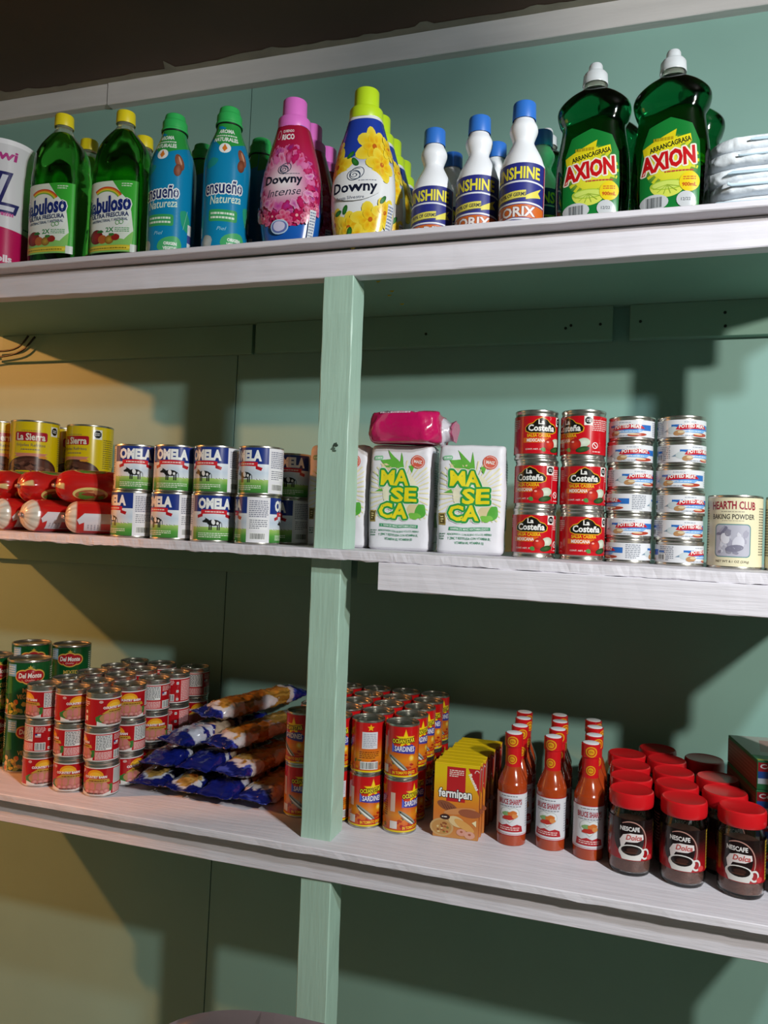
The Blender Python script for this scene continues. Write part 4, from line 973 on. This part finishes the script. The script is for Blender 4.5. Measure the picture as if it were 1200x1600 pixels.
# top shelf -------------------------------------------------
def sit(K, x, y, z, rz, label, group): return K.put((x, y, z), rz, label, group)
sit(K_FAB, -1.016, -.375, TZ, 0.02, 'green cleaner bottle with yellow cap next to the wrapped paper roll, front row', 'green cleaner bottles')
sit(K_FAB, -.894, -.358, TZ, 0.05, 'green cleaner bottle with yellow cap next to the cyan bottles, front row', 'green cleaner bottles')
sit(K_FAB, -1.032, -.285, TZ, 0.1, 'green cleaner bottle standing behind the cleaner bottle nearest the paper roll', 'green cleaner bottles')
sit(K_FAB, -.916, -.270, TZ, -.05, 'green cleaner bottle standing behind the cleaner bottle nearest the cyan bottles', 'green cleaner bottles')
sit(K_ENS, -.778, -.375, TZ, facef(-.778, -.375, -28), 'cyan softener bottle with green cap beside the green cleaner bottles, front row', 'cyan softener bottles')
sit(K_ENS, -.672, -.372, TZ, facef(-.672, -.372, -6), 'cyan softener bottle with green cap and brown nuts, next to pink bottle, front row', 'cyan softener bottles')
sit(K_ENS, -.785, -.268, TZ, facef(-.785, -.268, 60), 'cyan softener bottle half hidden behind and between the two front cyan bottles', 'cyan softener bottles')
sit(K_ENS, -.666, -.262, TZ, facef(-.666, -.262, 80), 'shaded softener bottle with dark green cap behind, next to the pink bottles', 'cyan softener bottles')
for K, x0, nm, cc in ((K_DPINK, -.546, 'flower-printed pink', 'pink'), (K_DYEL, -.419, 'yellow-flowered', 'lime green')):
    for i, (dx, y) in enumerate(((0, -.378), (-.006, -.296), (-.010, -.214), (-.014, -.132))):
        sit(K, x0+dx, y, TZ, face(x0, y, -12)*.22, '%s softener bottle with %s cap, %s of its row' % (nm, cc, ['front', 'second', 'third', 'rearmost'][i]), '%s softener bottles' % nm)
for i, (x, y) in enumerate(((-.314, -.335), (-.236, -.356), (-.163, -.380))):
    sit(K_BLE, x, y, TZ, face(x, y, -24), 'white bleach bottle with blue cap, %s, front row' % ['nearest the lime-capped bottles', 'middle of the three', 'nearest the green dish soap'][i], 'white bleach bottles')
for i, (x, y) in enumerate(((-.303, -.250), (-.224, -.268), (-.146, -.290))):
    sit(K_BLE, x, y, TZ, face(x, y, 40), 'white bleach bottle half hidden behind the bleach bottle %s' % ['nearest the lime caps', 'in the middle of the front row', 'nearest the dish soap'][i], 'white bleach bottles')
sit(K_AX, -.060, -.378, TZ, face(-.06, -.378, -5), 'dark green dish soap bottle beside the white bleach bottles, front row', 'dish soap bottles')
sit(K_AX, .048, -.384, TZ, face(.048, -.384, -2), 'dark green dish soap bottle beside the folded diapers, front row', 'dish soap bottles')
sit(K_AX, -.043, -.290, TZ, .1, 'dark green dish soap bottle behind the one nearest the bleach bottles', 'dish soap bottles')
sit(K_AX, .075, -.296, TZ, -.1, 'dark green dish soap bottle behind the one nearest the diapers', 'dish soap bottles')
sit(K_AX, -.147, -.208, TZ, .1, 'green dish soap bottle seen between bleach bottle and soap, at the back', 'dish soap bottles')
# folded diapers
M_DIA = mat('diaper_fabric', '#dfe4ea', 0.75, bump=0.5, bscale=120, var=0.06, vscale=30)
for k in range(5):
    LDp = Loft([(0, .112, .085), (.0025, .119, .094), (.009, .1215, .097), (.0170, .119, .095), (.0202, .112, .085)], 5.0, 3)
    me = crumple(LDp.mesh('diaper', M_DIA, 120), .0042, 55, k+1, lambda c: .75 if .002 < c.z < .017 else .12)
    bd = lathe([(.0015, -.09), (.0022, -.085), (.0022, .085), (.0015, .09)], 8, 'elastic', mat('pale_blue_elastic', '#b9cfdc', 0.7)); move(bd, Matrix.Translation((-.02+.01*k, -.0975, .010)) @ Matrix.Rotation(PI/2, 4, 'Y')); crumple(bd, .004, 60, k)
    Kind('folded_diaper', 'diaper', [('pad', me, None), ('elastic', bd, None)]).put((.215+.004*math.sin(k*2.1), -.315+.004*math.cos(k*3), TZ + .0212*k + .001), .03*math.sin(k*1.7),
        'folded white diaper, %s' % ['lowest of the stack on the top shelf', 'second from the bottom of the stack', 'middle one of the stack', 'second from the top of the stack', 'topmost of the stack on the top shelf'][k], 'stack of folded diapers')
# wrapped paper roll
A = Art(); R = 57.0
A.rect(-PI*R, 2, PI*R, 70, '#c01458'); A.rect(-PI*R, 70, PI*R, 232, '#dcdade'); A.poly([(-60, 70), (0, 78), (50, 72), (80, 70)], '#c01458')
A.text('Kiwi', -4, 212, 62, 18, '#b83a86', .03, shear=.1); A.text('L', 4, 142, 44, 66, '#2a2a66', .06, shear=.3); A.text('L', 4, 142, 44, 66, '#d3d3e0', .0, shear=.3); A.lines(-6, 96, 24, 108, 1, '#cf5a9a', 1); A.lines(44, 80, 62, 86, 1, '#6a6a8a', 1); A.text('rolls', 8, 20, 32, 12, '#e3d6dc', .04); A.lines(56, 160, 72, 180, 3, '#8a8a98', .8)
wr = lathe(spline([(.048, 0), (.055, .003), (.0568, .010), (.0568, .225), (.055, .232), (.045, .2355), (.020, .2365), (.012, .234)], 2), 48, 'wrapper', mat('white_film', '#dcdade', 0.3, coat=.4, bump=.2, bscale=40))
Kind('paper_towel_roll', 'paper roll', [('roll', wr, None), ('label', A.build(s_cyl(.0568), 'roll_print', M_PRINTG, R*PI/24), None)]).put((-1.150, -.375, TZ), face(-1.15, -.375, -6), 'white and magenta wrapped paper roll at the end of the top shelf')

# middle shelf ----------------------------------------------
MXS = [-.822, -.742, -.664, -.581]
offs = {(0, 0): -52, (0, 1): 8, (1, 0): -36, (1, 1): -2, (2, 0): 14, (2, 1): -20, (3, 0): -78, (3, 1): -30}
for i, x in enumerate(MXS):
    y = -.385
    for k in (0, 1):
        sit(K_MILK, x + .002*k, y, MZ(x) + .0801*k, facef(x, y, offs[(i, k)]), 'milk can with cow picture, %s, %s in the front row' % (['bottom', 'top'][k], ['nearest the red sausages', 'second from the red sausages', 'third from the red sausages', 'nearest the green post'][i]), 'evaporated milk cans')
for i, x in enumerate((-.576, )):
    for k in (0, 1): sit(K_MILK, x, -.272, MZ(x) + .0801*k, facef(x, -.272, [-40, 8][k]), 'shaded milk can standing in second row beside the green post, %s one' % ['bottom', 'top'][k], 'evaporated milk cans')
# bean cans, two high behind the sausages
bl = ['at the very end of the shelf', 'tallest and nearest in view', 'at the back, overlapped by its neighbours', 'nearest the milk cans']
for i, (x, y, of) in enumerate(((-1.304, -.200, 6), (-1.203, -.205, -6), (-1.225, -.095, 44), (-1.115, -.140, -38))):
    for k in (0, 1): sit(K_BEAN, x, y, MZ(x) + .1131*k, facef(x, y, of), 'big yellow bean can, %s, %s' % (['lower tier', 'upper tier'][k], bl[i]), 'yellow bean cans')
for i, (K, x, y, z, a, lab) in enumerate((
    (K_CHW[0], -1.100, -.425, 0, -12, 'red sausage chub with white end at the shelf end, bottom row'),
    (K_CHW[1], -1.033, -.425, 0, -20, 'red sausage chub with white gathered end facing out, middle of the bottom row'),
    (K_CHW[0], -.958, -.405, 0, -50, 'red and white sausage chub lying sideways on shelf, nearest the milk cans'),
    (K_CHR[0], -1.128, -.400, .0525, -15, 'red sausage chub at the shelf end, top row'),
    (K_CHR[1], -1.062, -.405, .0525, -24, 'red sausage chub with red gathered end facing out, middle of top row'),
    (K_CHR[0], -.990, -.395, .0560, -52, 'red sausage chub with sandwich picture lying sideways on the others, top row'))):
    K.put((x, y, MZ(x) + z + .0004), 0, lab, 'red sausage chubs', rot=(0, 0, math.radians(a)))
# flour bags
for i, (x, y, s) in enumerate(((-.476, -.268, 'partly hidden behind the green post'), (-.360, -.276, 'under the crumpled magenta bag, middle one'), (-.240, -.290, 'nearest the red salsa cans'))):
    sit(K_FLOUR[i], x, y, MZ(x), [.05, .03, .10][i], 'white paper corn flour bag, %s' % s, 'corn flour bags')
# magenta bag on top
LP = Loft([(0, .054, .044), (.004, .059, .049), (.018, .062, .052), (.036, .061, .051), (.049, .057, .047), (.053, .046, .036)], 4.0, 4)
body = crumple(LP.mesh('magenta_bag', M_FOIL, 72), .0040, 42, 3, lambda c: .15 if c.z < .004 else 1)
paint(body, lambda c: '#e6e2e8' if (c.z > .0505 and abs(c.x) < .035 and c.y < -.02) else '#c9155e')
tail = lathe(spline([(.024, 0), (.022, .006), (.017, .012), (.016, .018), (.018, .024)], 3), 32, 'bag_tail', M_FOIL); crumple(tail, .005, 70, 4); paint(tail, lambda c: '#dcd8e2' if c.z < .018 else '#c9648a'); move(tail, Matrix.Translation((.056, .006, .022)) @ Matrix.Rotation(PI/2, 4, 'Y'))
A = Art(); A.text('4x', -22, 50.5, 12, 4, '#2a2230', .03); A.lines(-34, 46, 30, 52, 1, '#e9c9d8', .8, 3)
la = A.build(LP.surf(), 'magenta_print', M_PRINTG, 5, 5, lift=.0022)
Kind('snack_bag', 'bag', [('bag', body, None), ('bag_tail', tail, None), ('print', la, None)]).put((-.352, -.290, MZ(-.352) + .1782), -.06, 'crumpled magenta plastic bag lying on top of the flour bags')
# salsa cans, 2 stacks of 3
so = {(0, 0): -8, (0, 1): -18, (0, 2): 14, (1, 0): 12, (1, 1): 4, (1, 2): -42}
for i, (x, y) in enumerate(((-.137, -.300), (-.064, -.302))):
    for k in range(3): sit(K_SALSA, x + .0015*math.sin(k*2+i), y, MZ(x) + .0771*k, facef(x, y, so[(i, k)]), 'red salsa can, %s of the stack beside the %s' % (['bottom', 'middle', 'top'][k], ['flour bags', 'white potted meat cans'][i]), 'red salsa cans')
po = [[-75, 6, -62, 30, 12, -12], [60, 34, 30, 4, 46, 26]]
for i, (x, y) in enumerate(((.006, -.292), (.079, -.298))):
    for k in range(6): sit(K_POT, x + .0015*math.sin(k*3+i), y + .001*math.cos(k*2), MZ(x) + .0371*k, facef(x, y, po[i][k]), 'small white potted meat can, %s, in stack %s' % (['bottom', 'second from bottom', 'third from bottom', 'fourth from bottom', 'fifth from bottom', 'topmost'][k], ['beside the red salsa cans', 'beside the baking powder'][i]), 'potted meat cans')
sit(K_POWDER, .156, -.300, MZ(.156), face(.156, -.3, -4), 'cream baking powder can beside the potted meat stack', 'baking powder cans')
sit(K_POWDER, .234, -.303, MZ(.234), face(.234, -.303, 10), 'cream baking powder can at the edge, farther from potted meat', 'baking powder cans')

# lowest shelf ----------------------------------------------
for i, (x, y, of, s) in enumerate(((-1.100, -.305, 10, 'in front beside the sausage cans'), (-1.235, -.150, 14, 'at the back behind the front stack'), (-1.150, -.125, 4, 'at the back beside the sausage can lids'), (-1.190, -.310, 30, 'at the very end of the shelf'))):
    for k in (0, 1): sit(K_VEG, x, y, LZ + .1061*k, facef(x, y, of - 8*k), 'green mixed vegetable can, %s, %s' % (['lower', 'upper'][k], s), 'green vegetable cans')
VX = [-1.012, -.946, -.879]; VY = [-.365, -.297, -.228, -.158, -.088]; rv = random.Random(14)
vo = {(0, 0, 0): 8, (0, 0, 1): -150, (0, 0, 2): -66, (1, 0, 0): -14, (1, 0, 1): -88, (1, 0, 2): 14, (2, 0, 0): -26, (2, 0, 1): -85, (2, 0, 2): 34, (2, 1, 2): -4, (2, 1, 1): -46, (2, 2, 2): -95, (2, 2, 1): 6, (2, 3, 2): -160, (2, 3, 1): -165}
for i, x in enumerate(VX):
    for j, y in enumerate(VY):
        for k in range(3):
            xx = x + rv.uniform(-.002, .002) + .004*j*(i == 2); yy = y + rv.uniform(-.002, .002)
            sit(K_SAUS, xx, yy, LZ + .0607*k, face(xx, yy, vo.get((i, j, k), rv.uniform(-180, 180))), 'red sausage can, %s layer, %s row, column %s' % (['bottom', 'middle', 'top'][k], ['front', 'second', 'third', 'fourth', 'rearmost'][j], ['nearest the vegetable cans', 'in the middle', 'nearest the pasta bags'][i]), 'red sausage cans')
SXC = [-.514, -.455, -.397, -.338]; SYC = [-.316, -.2585, -.201, -.1435, -.086]
sd = {(0, 0, 0): 6, (0, 0, 1): -40, (1, 0, 0): -100, (1, 0, 1): 10, (2, 0, 0): 20, (2, 0, 1): -112, (3, 0, 0): 46, (3, 0, 1): 6}
for i, x in enumerate(SXC):
    for j, y in enumerate(SYC):
        for k in (0, 1):
            xx = x + rv.uniform(-.0008, .0008); yy = y + rv.uniform(-.0006, .0006)
            sit(K_SARD, xx, yy, LZ + .0876*k, face(xx, yy, sd.get((i, j, k), rv.uniform(10, 50) if i == 3 else rv.uniform(-180, 180))), 'orange-red sardine can, %s layer, %s row, column %s' % (['bottom', 'top'][k], ['front', 'second', 'third', 'fourth', 'rearmost'][j], ['nearest the pasta bags', 'behind the green post', 'second from the yeast boxes', 'nearest the yeast boxes'][i]), 'orange-red sardine cans')
for j in range(9):
    sit(K_YEAST, -.243 + [0, .001, .003, .002, .004, .008, .007, .010, .012][j], -.322 + .0182*j, LZ, math.radians([4, 3, 3, 4, 2, 3, 2, 1, 2][j]), 'yellow yeast carton, %s of the row' % (['front', 'second', 'third', 'fourth', 'fifth', 'sixth', 'seventh', 'eighth', 'rearmost'][j]), 'yellow yeast cartons')
for i, x in enumerate((-.158, -.097, -.039)):
    for j in range(4):
        xx = x + [0, .003, .002, -.002][j]; yy = [-.295, -.290, -.303][i] + [0, .050, .104, .152][j]
        sit(K_SAUCE, xx, yy, LZ, face(xx, yy, [-8, -14, 4][i] + [0, 25, 60, 40][j]), 'red hot sauce bottle, %s of the column %s' % (['front', 'second', 'third', 'rearmost'][j], ['beside the yeast cartons', 'in the middle', 'beside the coffee jars'][i]), 'hot sauce bottles')
CJ = [[(.022, -.330), (.022, -.266), (.021, -.202), (.0158, -.137)], [(.094, -.340), (.088, -.275), (.087, -.210), (.080, -.145), (.068, -.080)], [(.170, -.346), (.155, -.281), (.152, -.215), (.142, -.112)]]
for i, colm in enumerate(CJ):
    for j, (x, y) in enumerate(colm):
        sit(K_COFFEE, x, y, LZ, face(x, y, [4, -2, -4][i] + [0, 30, -25, 50, 10][j]), 'red-lidded coffee jar, %s of the column %s' % (['front', 'second', 'third', 'fourth', 'rearmost'][j], ['beside the hot sauce', 'in the middle', 'beside the toothpaste cartons'][i]), 'coffee jars')
sit(K_COFFEE, .250, -.345, LZ, face(.25, -.345, -20), 'red-lidded coffee jar at the edge, in front of the toothpaste cartons', 'coffee jars')
# toothpaste cartons stacked four high
def carton(seed):
    me = box(0, .160, 0, .143, 0, .0425, mat('toothpaste_carton', '#2a7a48', 0.4), 'toothpaste_carton', .0008)
    A = Art(); A.rect(1, 1, 159, 42, '#2a7a48'); A.rect(1, 9, 159, 20, '#d5dade'); A.rect(1, 17, 159, 29, '#2c57a4'); A.rect(1, 27, 159, 40, '#b5202c'); A.text('Colgate', 26, 33.5, 44, 8.4, '#f0e6e6', .03); A.lines(70, 28, 140, 34, 1, '#efd6d6', .8, seed)
    T = Art(); T.rect(1, 1, 159, 142, '#cfd6d2'); T.poly([(1, 1), (159, 1), (159, 18), (1, 30)], '#3f9a5c'); T.poly([(1, 1), (159, 1), (159, 5), (1, 8)], '#d8cf3a'); T.poly([(20, 50), (159, 40), (159, 110), (40, 120)], '#c9a09a'); T.text('Colgate', 92, 80, 100, 30, '#8f4a4c', .02)
    S = Art(); S.rect(1, 1, 142, 38, '#7d5a48'); S.lines(8, 6, 136, 34, 5, '#9a7a64', .8, seed)
    return Kind('toothpaste_carton', 'box', [('carton', me, None), ('label', A.build(s_flat(0.0), 'tp_front', M_PRINT, None), None), ('top_print', T.build(lambda u, v, o: (u, v, .0425+o), 'tp_top', M_PRINT, None), None), ('side_print', S.build(lambda u, v, o: (-o, .143-u, v), 'tp_side', M_PRINT, None), None)])
KT = carton(3)
for k in range(4): KT.put((.196 + .001*math.sin(k*2), -.296, LZ + .0430*k), math.radians(9), 'toothpaste carton with red, blue and green bands, %s of the stack' % ['bottom', 'second from bottom', 'third from bottom', 'topmost'][k], 'toothpaste cartons')
# pasta bags in a pile
PB = [(-.800, -.345, 0, 3, 0, 'shell'), (-.733, -.352, 0, -3, 0, 'shell'), (-.664, -.356, 0, -4, 0, 'plain'), (-.595, -.345, 0, -5, 0, 'long'),
      (-.794, -.338, .0350, -5, 0, 'plain'), (-.716, -.336, .0350, -4, 0, 'plain'), (-.644, -.338, .0350, -8, 0, 'long'),
      (-.775, -.318, .0705, -20, 2, 'fold'), (-.690, -.305, .0705, -17, 3, 'long'), (-.745, -.262, .1100, -27, 4, 'long')]
pl = ['bottom layer, nearest the sausage cans, with a pasta window', 'bottom layer, second from the sausage cans', 'bottom layer, third from the sausage cans', 'bottom layer, nearest the sardine cans',
      'second layer, nearest the sausage cans', 'second layer, middle one', 'second layer, spaghetti showing, nearest the sardine cans', 'third layer, nearest the sausage cans', 'third layer, golden spaghetti showing', 'on top of the pile, spaghetti showing']
for i, (x, y, z, a, p, st) in enumerate(PB):
    pasta(11+i, .245 if st != 'shell' else .20, .064, .033, st).put((x, y, LZ + z + .0025), 0, 'blue pasta bag, %s' % pl[i], 'blue pasta bags', rot=(math.radians(p), 0, math.radians(a)))

# plastic chair in front of the shelves, only the top of its back in view
M_CHAIR = mat('mauve_plastic', '#8b7c7e', 0.18, coat=.3)
bm = bmesh.new(); cols = []; N = 24
for i in range(N+1):
    t = -1 + 2*i/N; x = .205*t; zt = .888 - .075*abs(t)**2.2; row = []
    for v in (0, .25, .5, .75, .93, 1.0):
        z = .44 + (zt-.44)*v; y = -.05*v + .045*t*t + (.012 if v == 1.0 else 0)
        row.append(bm.verts.new((x, y, z)))
    cols.append(row)
for a, b in zip(cols, cols[1:]):
    for q in range(5): bm.faces.new((a[q], b[q], b[q+1], a[q+1]))
g = bmesh.ops.solidify(bm, geom=bm.faces[:], thickness=.012); bmesh.ops.recalc_face_normals(bm, faces=bm.faces)
back = finish(bm, 'backrest', M_CHAIR)
seat = box(-.21, .21, -.04, -.46, .425, .45, M_CHAIR, 'seat', .01)
legs = [lathe([(.018, 0), (.022, .02), (.026, .425)], 16, 'leg', M_CHAIR)]
ch = Kind('plastic_chair', 'chair', [('backrest', back, None), ('seat', seat, None)]).put((-.285, -.75, 0), 0, 'glossy mauve-grey plastic chair standing in front of the shelves')
for sx in (-.18, .18):
    for sy in (-.07, -.43): obj('leg', legs[0], ch, (sx, sy, 0))
# loose cable on the wall under the end of the top shelf
def tube(pts, r, name, m, seg=8):
    p = [Vector(q) for q in spline(pts, 6)]; bm = bmesh.new(); rings = []
    for i, c in enumerate(p):
        d = (p[min(i+1, len(p)-1)] - p[max(i-1, 0)]).normalized(); a = d.orthogonal().normalized(); b = d.cross(a)
        rings.append([bm.verts.new(c + a*r*math.cos(2*PI*k/seg) + b*r*math.sin(2*PI*k/seg)) for k in range(seg)])
    for u, v in zip(rings, rings[1:]):
        for k in range(seg): bm.faces.new((u[k], u[(k+1) % seg], v[(k+1) % seg], v[k]))
    bm.faces.new(rings[0]); bm.faces.new(rings[-1][::-1]); bmesh.ops.recalc_face_normals(bm, faces=bm.faces)
    return finish(bm, name, m)
Kind('electric_cable', 'cable', [('strand', tube(p, .0025, 'strand', M_SOCK), None) for p in (
    ((-.27, -.006, -.085), (-.07, -.006, -.055), (.04, -.002, -.047), (.08, 0, -.015)), ((-.27, -.006, -.10), (-.08, -.006, -.072), (.05, -.004, -.058), (.10, 0, -.018)))]).put((-1.48, -.024, TZ), 0, 'thin black twin cable hanging under the end of the top shelf')
